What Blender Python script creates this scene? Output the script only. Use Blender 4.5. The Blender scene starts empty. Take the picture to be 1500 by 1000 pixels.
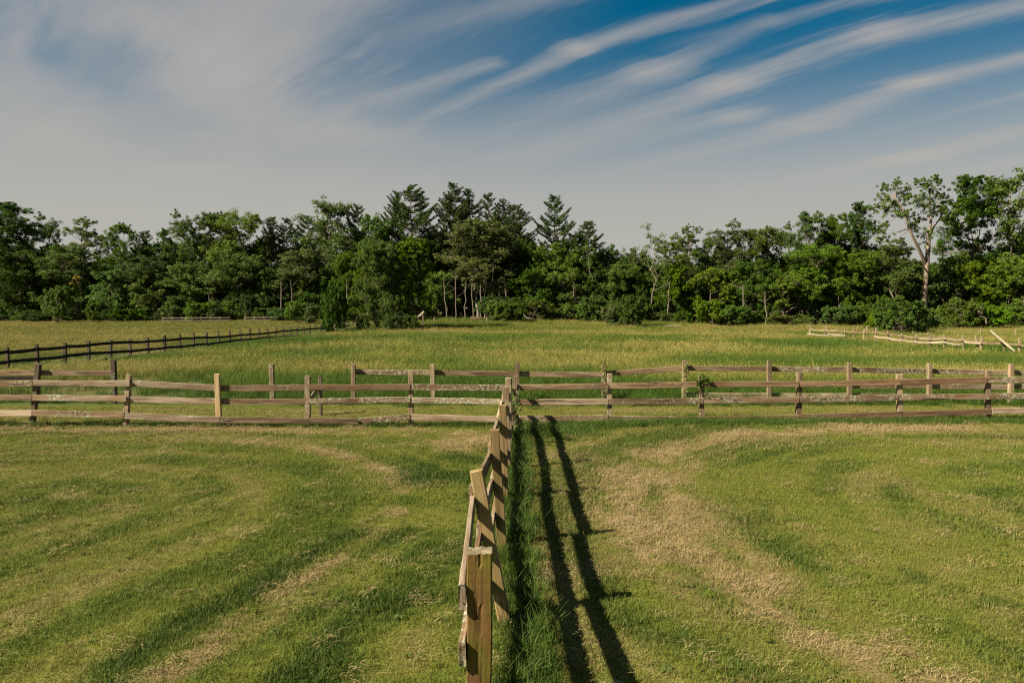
import bpy, math, random
import numpy as np
from mathutils import Vector, Matrix, Euler

random.seed(7)
rng = np.random.default_rng(7)
scene = bpy.context.scene
COL = scene.collection

# ------------------------------------------------------------------ camera
F = 1083.0                     # focal length in pixels of the 1500 px wide photograph
HZ = 455.0                     # row of the horizon
CH = 2.9                       # camera height
PITCH = math.atan((500.0 - HZ) / F)
cam = bpy.data.cameras.new('camera')
cam.sensor_width = 36.0
cam.lens = 36.0 * F / 1500.0
cam.clip_start = 0.05
cam.clip_end = 6000.0
camo = bpy.data.objects.new('camera', cam)
camo.location = (0, 0, CH)
camo.rotation_euler = (math.radians(90) - PITCH, 0, 0)
COL.objects.link(camo)
scene.camera = camo

# ------------------------------------------------------------------ light
SUN_EL = math.radians(41)
SUN_DIR = Vector((-0.93, -0.37, 0)).normalized() * math.cos(SUN_EL) + Vector((0, 0, math.sin(SUN_EL)))
SUN_ROT = math.atan2(SUN_DIR.x, SUN_DIR.y)
SKY_STRENGTH = 0.05
SUN_STRENGTH = 4.9
EXPOSURE = 1.42
sl = bpy.data.lights.new('sun', 'SUN')
sl.energy = SUN_STRENGTH
sl.angle = math.radians(0.53)
sl.color = (1.0, 0.90, 0.74)
so = bpy.data.objects.new('sun', sl)
so.location = (-30, -20, 40)
so.rotation_euler = SUN_DIR.to_track_quat('Z', 'Y').to_euler()
COL.objects.link(so)

vs = scene.view_settings
scene.display_settings.display_device = 'sRGB'
vs.view_transform = 'Standard'
vs.look = 'None'
vs.exposure = EXPOSURE
vs.gamma = 1.0
vs.use_curve_mapping = False
cy = scene.cycles
cy.max_bounces = 5
cy.diffuse_bounces = 3
cy.glossy_bounces = 2
cy.transmission_bounces = 4
cy.transparent_max_bounces = 4
cy.use_denoising = False
cy.use_adaptive_sampling = True
cy.adaptive_threshold = 0.012
cy.sample_clamp_indirect = 4.0
cy.pixel_filter_type = 'BLACKMAN_HARRIS'
cy.filter_width = 1.3


def ray(px, py):
    dx, dy, dz = (px - 750.0) / F, 1.0, -(py - 500.0) / F
    c, s = math.cos(PITCH), math.sin(PITCH)
    return Vector((dx, dy * c + dz * s, -dy * s + dz * c))


def at(px, py, Y):
    """world point seen at a pixel of the photograph, at distance Y ahead of the camera"""
    r = ray(px, py)
    t = Y / r.y
    return Vector((r.x * t, Y, CH + r.z * t))


def gp(px, py, z=0.0):
    r = ray(px, py)
    t = (z - CH) / r.z
    return (r.x * t, r.y * t)


# ------------------------------------------------------------------ node helper
class NT:
    def __init__(s, nt):
        s.t = nt
        s.n = nt.nodes
        s.l = nt.links

    def new(s, typ, **kw):
        n = s.n.new(typ)
        for k, v in kw.items():
            setattr(n, k, v)
        return n

    def put(s, sock, v):
        if isinstance(v, bpy.types.NodeSocket):
            s.l.new(v, sock)
        else:
            sock.default_value = v

    def math(s, op, a, b=0.0, c=0.0, clamp=False):
        n = s.new('ShaderNodeMath', operation=op, use_clamp=clamp)
        s.put(n.inputs[0], a)
        s.put(n.inputs[1], b)
        s.put(n.inputs[2], c)
        return n.outputs[0]

    def vec(s, op, a, b=(0, 0, 0), scale=None):
        n = s.new('ShaderNodeVectorMath', operation=op)
        s.put(n.inputs[0], a)
        s.put(n.inputs[1], b)
        if scale is not None:
            s.put(n.inputs['Scale'], scale)
        return n.outputs['Value'] if op in ('LENGTH', 'DOT_PRODUCT', 'DISTANCE') else n.outputs[0]

    def mix(s, f, a, b, mode='MIX'):
        n = s.new('ShaderNodeMix', data_type='RGBA', blend_type=mode)
        s.put(n.inputs[0], f)
        s.put(n.inputs[6], a if isinstance(a, bpy.types.NodeSocket) else (*a, 1))
        s.put(n.inputs[7], b if isinstance(b, bpy.types.NodeSocket) else (*b, 1))
        return n.outputs[2]

    def noise(s, vec, scale, detail=3, rough=0.55, dist=0.0):
        n = s.new('ShaderNodeTexNoise')
        s.put(n.inputs['Vector'], vec)
        n.inputs['Scale'].default_value = scale
        n.inputs['Detail'].default_value = detail
        n.inputs['Roughness'].default_value = rough
        n.inputs['Distortion'].default_value = dist
        return n.outputs['Fac']

    def ramp(s, v, lo, hi, a=0.0, b=1.0, smooth=True):
        n = s.new('ShaderNodeMapRange', clamp=True)
        n.interpolation_type = 'SMOOTHSTEP' if smooth else 'LINEAR'
        s.put(n.inputs[0], v)
        n.inputs[1].default_value = lo
        n.inputs[2].default_value = hi
        n.inputs[3].default_value = a
        n.inputs[4].default_value = b
        return n.outputs[0]

    def mapping(s, v, scale=(1, 1, 1), loc=(0, 0, 0), rot=(0, 0, 0)):
        n = s.new('ShaderNodeMapping')
        s.put(n.inputs[0], v)
        n.inputs['Location'].default_value = loc
        n.inputs['Rotation'].default_value = rot
        n.inputs['Scale'].default_value = scale
        return n.outputs[0]


# ------------------------------------------------------------------ sky
SKY_TINT = (0.0, 0.38, 0.47)
KC = 1.0 / (SKY_STRENGTH * 2 ** EXPOSURE)
world = bpy.data.worlds.new('World')
scene.world = world
world.use_nodes = True
world.node_tree.nodes.clear()
W = NT(world.node_tree)
sky = W.new('ShaderNodeTexSky', sky_type='NISHITA', sun_disc=False)
sky.sun_elevation = SUN_EL
sky.sun_rotation = SUN_ROT
sky.air_density = 1.0
sky.dust_density = 0.6
sky.ozone_density = 2.0
tc = W.new('ShaderNodeTexCoord')
sep = W.new('ShaderNodeSeparateXYZ')
W.put(sep.inputs[0], tc.outputs['Generated'])
dz = W.math('MAXIMUM', sep.outputs[2], 0.03)
u = W.math('DIVIDE', sep.outputs[0], dz)
v = W.math('DIVIDE', sep.outputs[1], dz)
cmb = W.new('ShaderNodeCombineXYZ')
W.put(cmb.inputs[0], u)
W.put(cmb.inputs[1], v)
P0 = cmb.outputs[0]
# streaks run along this direction of the cloud sheet
ROT = math.atan2(0.80, -0.60)
wn = W.new('ShaderNodeTexNoise')
W.put(wn.inputs['Vector'], P0)
wn.inputs['Scale'].default_value = 1.1
wn.inputs['Detail'].default_value = 5
warp = W.vec('SUBTRACT', wn.outputs['Color'], (0.5, 0.5, 0.5))
P = W.vec('ADD', P0, W.vec('SCALE', warp, scale=0.22))
sepw = W.new('ShaderNodeSeparateXYZ')
W.put(sepw.inputs[0], P)
cm2 = W.new('ShaderNodeCombineXYZ')
W.put(cm2.inputs[0], sepw.outputs[0])
W.put(cm2.inputs[1], sepw.outputs[1])
P = cm2.outputs[0]


def uv(px, py):
    r = ray(px, py)
    return (r.x / r.z, r.y / r.z)


def dpx(py):                       # cloud-sheet metres per pixel at a row
    return F / (HZ - py) ** 2


# (px, py, half width px) start, end, weight
STREAKS = [      # (px, py, half width) at both ends, weight at both ends
    ((1150, -14, 18), (850, 72, 13), 0.80, 0.75),
    ((850, 72, 13), (560, 200, 4), 0.75, 0.0),
    ((1370, -22, 16), (1120, 36, 14), 0.45, 0.22),
    ((1120, 36, 14), (940, 75, 10), 0.22, 0.0),
    ((1570, -6, 24), (1290, 52, 20), 0.85, 0.80),
    ((1290, 52, 20), (1060, 124, 20), 0.80, 0.60),
    ((1060, 124, 22), (740, 240, 20), 0.60, 0.15),
    ((1085, 54, 12), (960, 104, 22), 0.20, 0.42),
    ((960, 104, 24), (680, 215, 26), 0.42, 0.15),
    ((1140, 155, 12), (1080, 172, 12), 0.0, 0.40),
    ((1080, 172, 14), (780, 232, 14), 0.40, 0.1),
    ((1570, 66, 18), (1340, 122, 15), 0.85, 0.70),
    ((1340, 122, 15), (1190, 182, 17), 0.70, 0.60),
    ((1190, 182, 17), (860, 262, 8), 0.60, 0.0),
    ((1590, 112, 9), (1270, 200, 6), 0.35, 0.0),
    ((1600, 168, 16), (1330, 232, 13), 0.70, 0.65),
    ((1330, 232, 13), (1000, 298, 6), 0.60, 0.0),
    ((1600, 218, 10), (1100, 305, 5), 0.35, 0.0),
    ((430, -60, 120), (260, 70, 85), 0.75, 0.70),
    ((260, 70, 75), (100, 190, 45), 0.65, 0.40),
    ((260, 80, 30), (430, 200, 40), 0.55, 0.35),
    ((480, 190, 30), (700, 225, 14), 0.35, 0.0),
    ((850, -20, 26), (560, 60, 26), 0.30, 0.10),
    ((720, 95, 10), (420, 190, 14), 0.35, 0.1),
    ((-60, -40, 70), (-80, 120, 40), 0.45, 0.45),
]
# fibrous texture along the streak direction
vr = W.new('ShaderNodeVectorRotate', rotation_type='Z_AXIS')
W.put(vr.inputs['Vector'], P)
vr.inputs['Angle'].default_value = -ROT
fib = W.noise(W.mapping(vr.outputs[0], scale=(0.35, 2.6, 1)), 1.0, 7, 0.62)
fib2 = W.noise(W.mapping(vr.outputs[0], scale=(1.2, 7.0, 1), loc=(3, 5, 0)), 1.0, 5, 0.6)
fib3 = W.noise(W.mapping(vr.outputs[0], scale=(2.2, 16.0, 1), loc=(9, 2, 0)), 1.0, 4, 0.6)
feather = W.math('ADD', W.ramp(fib2, 0.3, 0.7, 0.80, 1.55), W.ramp(fib3, 0.3, 0.7, -0.12, 0.28))
dens = None
for a, b, w0_, w1_ in STREAKS:
    A = uv(a[0], a[1])
    B = uv(b[0], b[1])
    ba = (B[0] - A[0], B[1] - A[1], 0)
    bb = ba[0] ** 2 + ba[1] ** 2
    pa = W.vec('SUBTRACT', P, (A[0], A[1], 0))
    h = W.math('DIVIDE', W.vec('DOT_PRODUCT', pa, ba), bb, clamp=True)
    d = W.vec('LENGTH', W.vec('SUBTRACT', pa, W.vec('SCALE', ba, scale=h)))
    wa, wb = a[2] * dpx(a[1]) * 1.0, b[2] * dpx(b[1]) * 1.0
    wid = W.math('MULTIPLY_ADD', h, wb - wa, wa)
    q = W.math('MULTIPLY', W.math('DIVIDE', d, wid), feather)
    core = W.math('ADD', W.ramp(q, 0.0, 1.45, 0.96, 0), W.ramp(q, 0.0, 2.4, 0.07, 0))
    m = W.math('MULTIPLY', core, W.math('MULTIPLY_ADD', h, w1_ - w0_, w0_))
    dens = m if dens is None else W.math('ADD', dens, m)
tex = W.math('ADD', W.ramp(fib, 0.3, 0.7, 0.62, 1.3), W.math('ADD', W.ramp(fib2, 0.3, 0.7, -0.30, 0.26), W.ramp(fib3, 0.35, 0.65, -0.16, 0.16)))
dens = W.math('MULTIPLY', dens, tex)
# thin veil, thicker towards the west (left) and the horizon
az = W.math('DIVIDE', sep.outputs[0], W.math('MAXIMUM', W.math('ABSOLUTE', sep.outputs[1]), 0.2))
veil_w = W.ramp(W.math('MULTIPLY_ADD', sep.outputs[2], -0.35, sep.outputs[0]), -0.60, 0.04, 0.85, 0.0)
veil_h = W.math('POWER', W.ramp(sep.outputs[2], -0.02, 0.38, 1, 0, smooth=False), 2.9)
big = W.ramp(W.noise(W.mapping(vr.outputs[0], scale=(0.28, 0.7, 1), loc=(7, 1, 0)), 1.0, 4, 0.5), 0.35, 0.65, 0.45, 1.15)
veil = W.math('ADD', W.math('MULTIPLY', veil_w, big), W.math('MULTIPLY', veil_h, 9.0))
# two thinner places in the veil
for (px, py, rx, ry, wgt) in ((205, 150, 62, 62, 0.55), (30, 95, 45, 60, 0.35)):
    c = ray(px, py).normalized()
    dd = W.vec('MULTIPLY', W.vec('SUBTRACT', tc.outputs['Generated'], tuple(c)), (F / rx * .9, F / rx * .9, F / ry))
    dd = W.vec('ADD', dd, W.vec('SCALE', warp, scale=2.2))
    hole = W.ramp(W.vec('LENGTH', dd), 0.35, 1.9, wgt, 0)
    veil = W.math('SUBTRACT', veil, hole)
    dens = W.math('MULTIPLY', dens, W.math('SUBTRACT', 1.0, hole))
veil = W.math('MAXIMUM', veil, 0.0)
total = W.math('SUBTRACT', 1.0, W.math('EXPONENT', W.math('MULTIPLY', W.math('ADD', dens, veil), -1.28)))
skc = W.mix(1.0, sky.outputs[0], SKY_TINT, 'MULTIPLY')
# cloud colour is written in the same units as the sky texture (before the background strength)
cl = W.mix(W.ramp(sep.outputs[2], 0.0, 0.30), (0.470 * KC, 0.465 * KC, 0.415 * KC),
           (0.44 * KC, 0.42 * KC, 0.40 * KC))
skyc = W.mix(total, skc, cl)
bg = W.new('ShaderNodeBackground')
W.put(bg.inputs[0], skyc)
bg.inputs[1].default_value = SKY_STRENGTH
out = W.new('ShaderNodeOutputWorld')
W.l.new(bg.outputs[0], out.inputs[0])

# ------------------------------------------------------------------ numpy noise


def _hash(ix, iy, seed):
    h = (ix * 374761393 + iy * 668265263 + seed * 1442695041) & 0xFFFFFFFF
    h = ((h ^ (h >> 13)) * 1274126177) & 0xFFFFFFFF
    return ((h ^ (h >> 16)) & 0xFFFF) / 65535.0


def vnoise(x, y, seed=0):
    x = np.asarray(x, float)
    y = np.asarray(y, float)
    x0 = np.floor(x).astype(np.int64)
    y0 = np.floor(y).astype(np.int64)
    fx = x - x0
    fy = y - y0
    fx = fx * fx * (3 - 2 * fx)
    fy = fy * fy * (3 - 2 * fy)
    a = _hash(x0, y0, seed)
    b = _hash(x0 + 1, y0, seed)
    c = _hash(x0, y0 + 1, seed)
    d = _hash(x0 + 1, y0 + 1, seed)
    return (a * (1 - fx) + b * fx) * (1 - fy) + (c * (1 - fx) + d * fx) * fy


def fbm(x, y, seed=0, oct=4):
    s = 0.0
    a = 0.5
    n = 0.0
    for i in range(oct):
        s = s + a * vnoise(x * 2 ** i + 13.7 * i, y * 2 ** i - 7.1 * i, seed + i)
        n += a
        a *= 0.55
    return s / n


def sst(x, a, b):
    t = np.clip((x - a) / (b - a), 0, 1)
    return t * t * (3 - 2 * t)


# ------------------------------------------------------------------ terrain
def tree_depth(x):
    return np.interp(x, [-95, -60, -20, 20, 45, 80], [142, 136, 128, 124, 117, 112])


def tree_z(x):
    return np.interp(x, [-95, -60, -25, 0, 20, 35, 70], [0.9, 1.0, 1.35, 1.4, 1.0, 0.55, 0.35])


def gz(x, y):
    x = np.asarray(x, float)
    y = np.asarray(y, float)
    z0 = np.interp(y, [0, 18.3, 21.3, 26, 41, 95], [0, 0, 0.2, 0.17, 0.0, 0.0])
    z0 = z0 + 0.15 * sst(x, 0.5, 5) * sst(y, 11, 18) * (1 - sst(y, 18.3, 21.5))
    dip = np.interp(y, [28, 44, 55, 68, 82, 107], [0, -.38, -.25, -.02, -.1, 0.0])
    z0 = z0 + dip * (1 - sst(x, -22, -8))
    td = tree_depth(x)
    k = np.clip((y - 92) / (td - 92), 0, 1)
    z = z0 + k ** 1.3 * tree_z(x) + 0.02 * np.clip(y - td, 0, 120)
    z = z + (fbm(x * 0.12, y * 0.12, 3) - 0.5) * 0.12 * sst(y, 24, 45)
    z = z + (fbm(x * 0.8, y * 0.8, 5) - 0.5) * 0.05 * (1 - sst(y, 17, 18)) * sst(y, 2, 5)
    return z


def poly_st(X, Y, pts):
    """distance to a polyline and distance along it, signed (+ on its left)"""
    best = np.full(X.shape, 1e9)
    tt = np.zeros(X.shape)
    acc = 0.0
    for (ax, ay), (bx, by) in zip(pts[:-1], pts[1:]):
        dx, dy = bx - ax, by - ay
        L = math.hypot(dx, dy)
        h = np.clip(((X - ax) * dx + (Y - ay) * dy) / (L * L), 0, 1)
        ex = X - ax - h * dx
        ey = Y - ay - h * dy
        d = np.hypot(ex, ey)
        sg = np.sign(dx * ey - dy * ex)
        m = d < np.abs(best)
        best = np.where(m, d * np.where(sg == 0, 1, sg), best)
        tt = np.where(m, acc + h * L, tt)
        acc += L
    return best, tt


CL = [gp(*p) for p in ((-350, 668), (0, 652), (300, 645), (430, 654), (510, 668), (565, 688), (592, 725), (560, 782), (465, 838), (350, 905),
                       (300, 940), (200, 1000), (60, 1100))]
CR = [gp(*p) for p in ((1900, 640), (1500, 634), (1250, 636), (1080, 648), (975, 672), (935, 705), (950, 760), (1020, 818), (1100, 875),
                       (1200, 925), (1290, 965), (1420, 1040))]
CRD = [gp(*p) for p in ((1120, 668), (1105, 700), (1130, 745), (1200, 800), (1330, 850), (1430, 880), (1600, 915))]
CLD = [gp(*p) for p in ((600, 735), (560, 755), (482, 790), (371, 864), (256, 918), (190, 965), (100, 1040))]


def lawn_fields(X, Y):
    """straw: 0..1 dead cut grass; lush: 0..1 dark green"""
    left = X < -0.15
    sL, tL = poly_st(X, Y, CL)
    sR, tR = poly_st(X, Y, CR)
    dL, _ = poly_st(X, Y, CLD)
    dR, _ = poly_st(X, Y, CRD)
    s = np.where(left, sL, sR)
    t = np.where(left, tL, tR)
    st = fbm(s * 2.8, t * 0.22, 11, 4)
    st2 = fbm(s * 8.0, t * 0.6, 15, 3)
    n1 = fbm(X * 1.1, Y * 1.1, 21, 4)
    n2 = fbm(X * 5.0, Y * 5.0, 27, 3)
    n3 = fbm(X * 0.35, Y * 0.35, 33, 3)
    straw = np.zeros(X.shape)
    # left: windrow of hay
    wl = 0.10 + 0.22 * n1
    wind = np.exp(-(sL / wl) ** 2) * sst(n2 + n1 * 0.6, 0.62, 0.95)
    wind = wind * (1 - sst(tL, 24.5, 25.0) * 0.0)
    straw = straw + np.where(left, wind * sst(X, -9, -5), 0)
    inner = np.where(left, np.clip(-np.sign(sL), 0, 1), 0)
    base = 0.02 + 0.75 * sst(st * 0.5 + st2 * 0.35 + n2 * .15, 0.42, 0.66) + 0.25 * (n3 - 0.5)
    straw = straw + np.where(left, base * 0.62, 0)
    # right: broad dry band
    wr = np.interp(tR, [0, 12, 17, 21, 23, 25, 30], [0.45, 0.6, 0.85, 0.8, 0.45, 0.36, 0.36])
    band = np.exp(-(sR / wr) ** 2) * (0.10 + 0.95 * sst(st2 * 0.4 + n2 * 0.35 + n1 * .25, 0.38, 0.60))
    straw = straw + np.where(left, 0, band * 0.95)
    straw = straw + np.where(left, 0, (0.15 + 0.65 * sst(st * 0.5 + n1 * 0.5, 0.42, 0.70)) * 0.58)
    # dark lush bands where the grass was missed
    lush = 0.15 + 0.62 * sst(n1 * 0.25 + (1 - st) * 0.5 + (1 - st2) * .25, 0.42, 0.62) + 0.35 * (n2 - .5)
    lush = np.where(left, lush * .90, lush * 1.0 + .12)
    dkl = np.exp(-((dL) / 0.26) ** 2) * sst(n1, 0.25, 0.6)
    dkr = np.exp(-((dR) / 0.55) ** 2) * sst(n1 * .5 + n2 * .5, 0.38, 0.70) * .85
    lush = np.where(left, np.maximum(lush, dkl * 1.2), np.maximum(lush * 0.9, dkr * 1.2))
    straw = straw * (1 - 0.85 * np.where(left, dkl, dkr))
    straw = straw + 0.28 * (~left) * (1 - sst(X, 1.4, 2.6)) * sst(Y, 6.5, 9) * sst(n2, .3, .6)
    # green strip left of the middle fence
    gs = sst(X, -2.6, -1.4) * left * (1 - sst(Y, 14.0, 15.5))
    straw = straw * (1 - 0.8 * gs * sst(n1, 0.25, 0.5))
    lush = lush + 0.42 * gs * sst(n1, .2, .6)
    # worn, straw covered corner
    patch = np.exp(-(((X + 1.15) / 0.65) ** 2 + ((Y - 16.3) / 1.1) ** 2)) * left
    straw = straw + 1.3 * patch * sst(n2, 0.3, 0.6)
    # cut grass thrown along the cross fence, left side
    strip = sst(Y, 17.2, 17.6) * (1 - sst(Y, 18.15, 18.5)) * sst(-X, 1.6, 2.4)
    straw = straw + strip * sst(n2 * .6 + n1 * .4, 0.40, 0.6) * 1.0
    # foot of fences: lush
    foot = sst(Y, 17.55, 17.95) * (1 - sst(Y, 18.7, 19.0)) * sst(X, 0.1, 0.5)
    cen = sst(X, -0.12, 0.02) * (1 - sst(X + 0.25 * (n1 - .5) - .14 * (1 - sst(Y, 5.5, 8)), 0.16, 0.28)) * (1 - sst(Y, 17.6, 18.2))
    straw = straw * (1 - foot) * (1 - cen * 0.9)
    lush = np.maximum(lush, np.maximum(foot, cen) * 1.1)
    # strip between the two cross fences
    btw = sst(Y, 18.5, 18.9) * (1 - sst(Y, 20.6, 21.2))
    straw = straw * (1 - btw) + btw * (0.25 + 0.35 * sst(fbm(X * .5, Y * 3, 41), .4, .65))
    lush = lush * (1 - btw) + btw * 0.22
    # beyond
    far = sst(Y, 20.8, 21.6)
    straw = straw * (1 - far)
    lush = lush * (1 - far) + far * 0.8
    return np.clip(straw, 0, 1), np.clip(lush, 0, 1)


def meadow_gold(X, Y):
    n = fbm(X * 0.09, Y * 0.11, 51, 5)
    n2 = fbm(X * 0.4, Y * 0.5, 57, 3)
    px = X / np.maximum(Y, 1)
    g = 0.02 + 0.80 * sst(n * .75 + n2 * .25, 0.42, 0.60)
    g = g + 0.12 * sst(Y, 62, 95)
    leftf = sst(-X, 27.5, 30) * sst(Y, 44, 62)
    g = g + 0.35 * leftf
    gr = np.exp(-((Y - 50) / 12.0) ** 2) * sst(X, 6, 22)
    g = g - 0.45 * gr
    gl = np.exp(-((Y - 48) / 14.0) ** 2) * sst(-X, 6, 12) * (1 - sst(-X, 26, 28))
    g = g - 0.40 * gl
    gold = np.exp(-((Y - 33) / 5.0) ** 2) * sst(-X, 4, 9) * (1 - sst(-X, 17, 22))
    g = g + 0.35 * gold
    return np.clip(g, 0.03, 1)


# ------------------------------------------------------------------ mesh helpers
def mesh_np(name, verts, faces_list, mats=(), smooth=False, attrs=None):
    """faces_list: list of int arrays (n,k)"""
    me = bpy.data.meshes.new(name)
    verts = np.asarray(verts, np.float32)
    me.vertices.add(len(verts))
    me.vertices.foreach_set('co', verts.ravel())
    loops = np.concatenate([f.ravel() for f in faces_list]).astype(np.int32)
    tot = np.concatenate([np.full(len(f), f.shape[1], np.int32) for f in faces_list])
    start = np.concatenate([[0], np.cumsum(tot)[:-1]]).astype(np.int32)
    me.loops.add(len(loops))
    me.loops.foreach_set('vertex_index', loops)
    me.polygons.add(len(tot))
    me.polygons.foreach_set('loop_start', start)
    me.polygons.foreach_set('loop_total', tot)
    me.polygons.foreach_set('use_smooth', np.full(len(tot), bool(smooth)))
    for k, val in (attrs or {}).items():
        a = me.attributes.new(k, 'FLOAT', 'POINT')
        a.data.foreach_set('value', np.asarray(val, np.float32))
    me.update(calc_edges=True)
    me.validate()
    for m in mats:
        me.materials.append(m)
    return me


def link(name, me, parent=None, label=None, cat=None, group=None, kind=None, loc=None, rot=None):
    o = bpy.data.objects.new(name, me)
    COL.objects.link(o)
    if parent is not None:
        o.parent = parent
    if loc is not None:
        o.location = loc
    if rot is not None:
        o.rotation_euler = rot
    tag(o, label, cat, group, kind)
    return o


def tag(o, label=None, cat=None, group=None, kind=None):
    if label:
        o['label'] = label
    if cat:
        o['category'] = cat
    if group:
        o['group'] = group
    if kind:
        o['kind'] = kind
    return o


# ------------------------------------------------------------------ materials
def new_mat(name):
    m = bpy.data.materials.new(name)
    m.use_nodes = True
    m.node_tree.nodes.clear()
    return m, NT(m.node_tree)


def finish(N, col, rough=0.8, spec=0.3, bump=None, bstr=0.3, bdist=0.01, trans=0.0, tcol=None):
    p = N.new('ShaderNodeBsdfPrincipled')
    N.put(p.inputs['Base Color'], col)
    N.put(p.inputs['Roughness'], rough)
    p.inputs['Specular IOR Level'].default_value = spec
    if bump is not None:
        b = N.new('ShaderNodeBump')
        b.inputs['Strength'].default_value = bstr
        b.inputs['Distance'].default_value = bdist
        N.put(b.inputs['Height'], bump)
        N.l.new(b.outputs[0], p.inputs['Normal'])
    o = N.new('ShaderNodeOutputMaterial')
    if trans > 0:
        t = N.new('ShaderNodeBsdfTranslucent')
        N.put(t.inputs[0], tcol if tcol is not None else col)
        mx = N.new('ShaderNodeMixShader')
        mx.inputs[0].default_value = trans
        N.l.new(p.outputs[0], mx.inputs[1])
        N.l.new(t.outputs[0], mx.inputs[2])
        N.l.new(mx.outputs[0], o.inputs[0])
    else:
        N.l.new(p.outputs[0], o.inputs[0])


def attr(N, name, typ='GEOMETRY'):
    n = N.new('ShaderNodeAttribute', attribute_type=typ, attribute_name=name)
    return n.outputs['Fac']


G_DARK, G_MID, G_YEL, G_STRAW = (0.024, 0.058, 0.005), (0.072, 0.126, 0.010), (0.196, 0.206, 0.032), (0.42, 0.320, 0.145)


def grass_colour(N, straw, lush, tint):
    g = N.mix(lush, G_YEL, G_MID)
    g = N.mix(N.math('MULTIPLY', N.ramp(lush, 0.5, 1.0), 0.85), g, G_DARK)
    geo = N.new('ShaderNodeNewGeometry')
    n = N.noise(geo.outputs['Position'], 3.5, 4, 0.6)
    g = N.mix(N.ramp(n, 0.35, 0.65, 0.0, 0.45), g, N.mix(0.5, g, G_YEL))
    n14 = N.noise(geo.outputs['Position'], 13.0, 3, 0.65)
    g = N.mix(N.ramp(n14, 0.56, 0.72, 0.0, 0.75), g, G_DARK)
    g = N.mix(N.ramp(n14, 0.40, 0.28, 0.0, 0.5), g, G_YEL)
    sm = N.math('ADD', straw, N.math('MULTIPLY', N.math('SUBTRACT', tint, 0.5), 0.8))
    return N.mix(N.ramp(sm, 0.32, 0.72), g, N.mix(tint, G_STRAW, (0.24, 0.18, 0.07)))


def make_ground_mat():
    m, N = new_mat('ground_soil_and_turf')
    geo = N.new('ShaderNodeNewGeometry')
    pos = geo.outputs['Position']
    fine = N.noise(N.mapping(pos, scale=(1.6, 1, 1)), 38, 4, 0.7)
    tint = N.ramp(fine, 0.3, 0.7)
    c = grass_colour(N, attr(N, 'straw'), attr(N, 'lush'), tint)
    c = N.mix(1.0, c, N.mix(tint, (0.12, 0.12, 0.10), (0.80, 0.80, 0.75)), 'MULTIPLY')
    mead = N.mix(attr(N, 'gold'), (0.040, 0.060, 0.012), (0.105, 0.085, 0.030))
    c = N.mix(attr(N, 'meadow'), c, mead)
    finish(N, c, 0.95, 0.1, fine, 0.5, 0.02)
    return m


def make_blade_mat(name, mode):
    m, N = new_mat(name)
    tint = attr(N, 'tint')
    if mode == 'lawn':
        c = grass_colour(N, attr(N, 'straw', 'INSTANCER'), attr(N, 'lush', 'INSTANCER'), tint)
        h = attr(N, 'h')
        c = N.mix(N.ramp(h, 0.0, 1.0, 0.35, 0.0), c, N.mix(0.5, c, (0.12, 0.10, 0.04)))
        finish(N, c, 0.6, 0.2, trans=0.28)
    elif mode == 'meadow':
        g = attr(N, 'gold', 'INSTANCER')
        h = attr(N, 'h')
        gm = N.math('ADD', g, N.math('MULTIPLY', N.math('SUBTRACT', tint, 0.5), 0.7))
        geo = N.new('ShaderNodeNewGeometry')
        pt = N.ramp(N.noise(N.mapping(geo.outputs['Position'], scale=(0.11, 0.26, 0)), 1.0, 5, 0.6), 0.46, 0.60)
        low = N.mix(tint, (0.038, 0.078, 0.008), (0.095, 0.140, 0.018))
        top = N.mix(N.ramp(gm, 0.15, 0.85), (0.135, 0.170, 0.022), (0.38, 0.30, 0.085))
        c = N.mix(N.ramp(h, 0.35, 0.95), low, top)
        c = N.mix(N.math('MULTIPLY', N.ramp(gm, 0.45, 1.1), 0.5), c, (0.25, 0.20, 0.060))
        c = N.mix(N.math('MULTIPLY', pt, 0.45), c, (0.055, 0.105, 0.012))
        c = N.mix(N.ramp(g, 0.0, 0.12, 0.62, 0.0), c, (0.040, 0.092, 0.010))
        finish(N, c, 0.6, 0.15, trans=0.3)
    elif mode == 'hay':
        c = N.mix(tint, (0.36, 0.27, 0.13), (0.16, 0.115, 0.05))
        finish(N, c, 0.7, 0.15, trans=0.1)
    elif mode == 'tall':
        h = attr(N, 'h')
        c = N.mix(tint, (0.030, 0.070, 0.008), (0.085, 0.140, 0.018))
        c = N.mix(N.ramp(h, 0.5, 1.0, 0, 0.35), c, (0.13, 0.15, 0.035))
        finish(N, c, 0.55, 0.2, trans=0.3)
    return m


def make_leaf_mat(name, dark, light, var=0.5, trans=0.25):
    m, N = new_mat(name)
    tint = attr(N, 'tint')
    oi = N.new('ShaderNodeObjectInfo')
    r = oi.outputs['Random']
    c = N.mix(tint, dark, light)
    hs = N.new('ShaderNodeHueSaturation')
    N.put(hs.inputs['Hue'], N.math('MULTIPLY_ADD', r, 0.032, 0.470))
    N.put(hs.inputs['Saturation'], N.math('MULTIPLY_ADD', N.math('FRACT', N.math('MULTIPLY', r, 7.3)), 0.25, 0.85))
    N.put(hs.inputs['Value'], N.math('MULTIPLY_ADD', N.math('FRACT', N.math('MULTIPLY', r, 13.7)), var, 1 - var / 2))
    N.put(hs.inputs['Color'], c)
    finish(N, hs.outputs[0], 0.6, 0.10, trans=trans)
    return m


def make_bark(name, a, b):
    m, N = new_mat(name)
    t = N.new('ShaderNodeTexCoord')
    n = N.noise(N.mapping(t.outputs['Object'], scale=(6, 6, 1.2)), 1.5, 5, 0.7)
    c = N.mix(N.ramp(n, 0.35, 0.65), a, b)
    finish(N, c, 0.9, 0.1, n, 0.8, 0.03)
    return m


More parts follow.
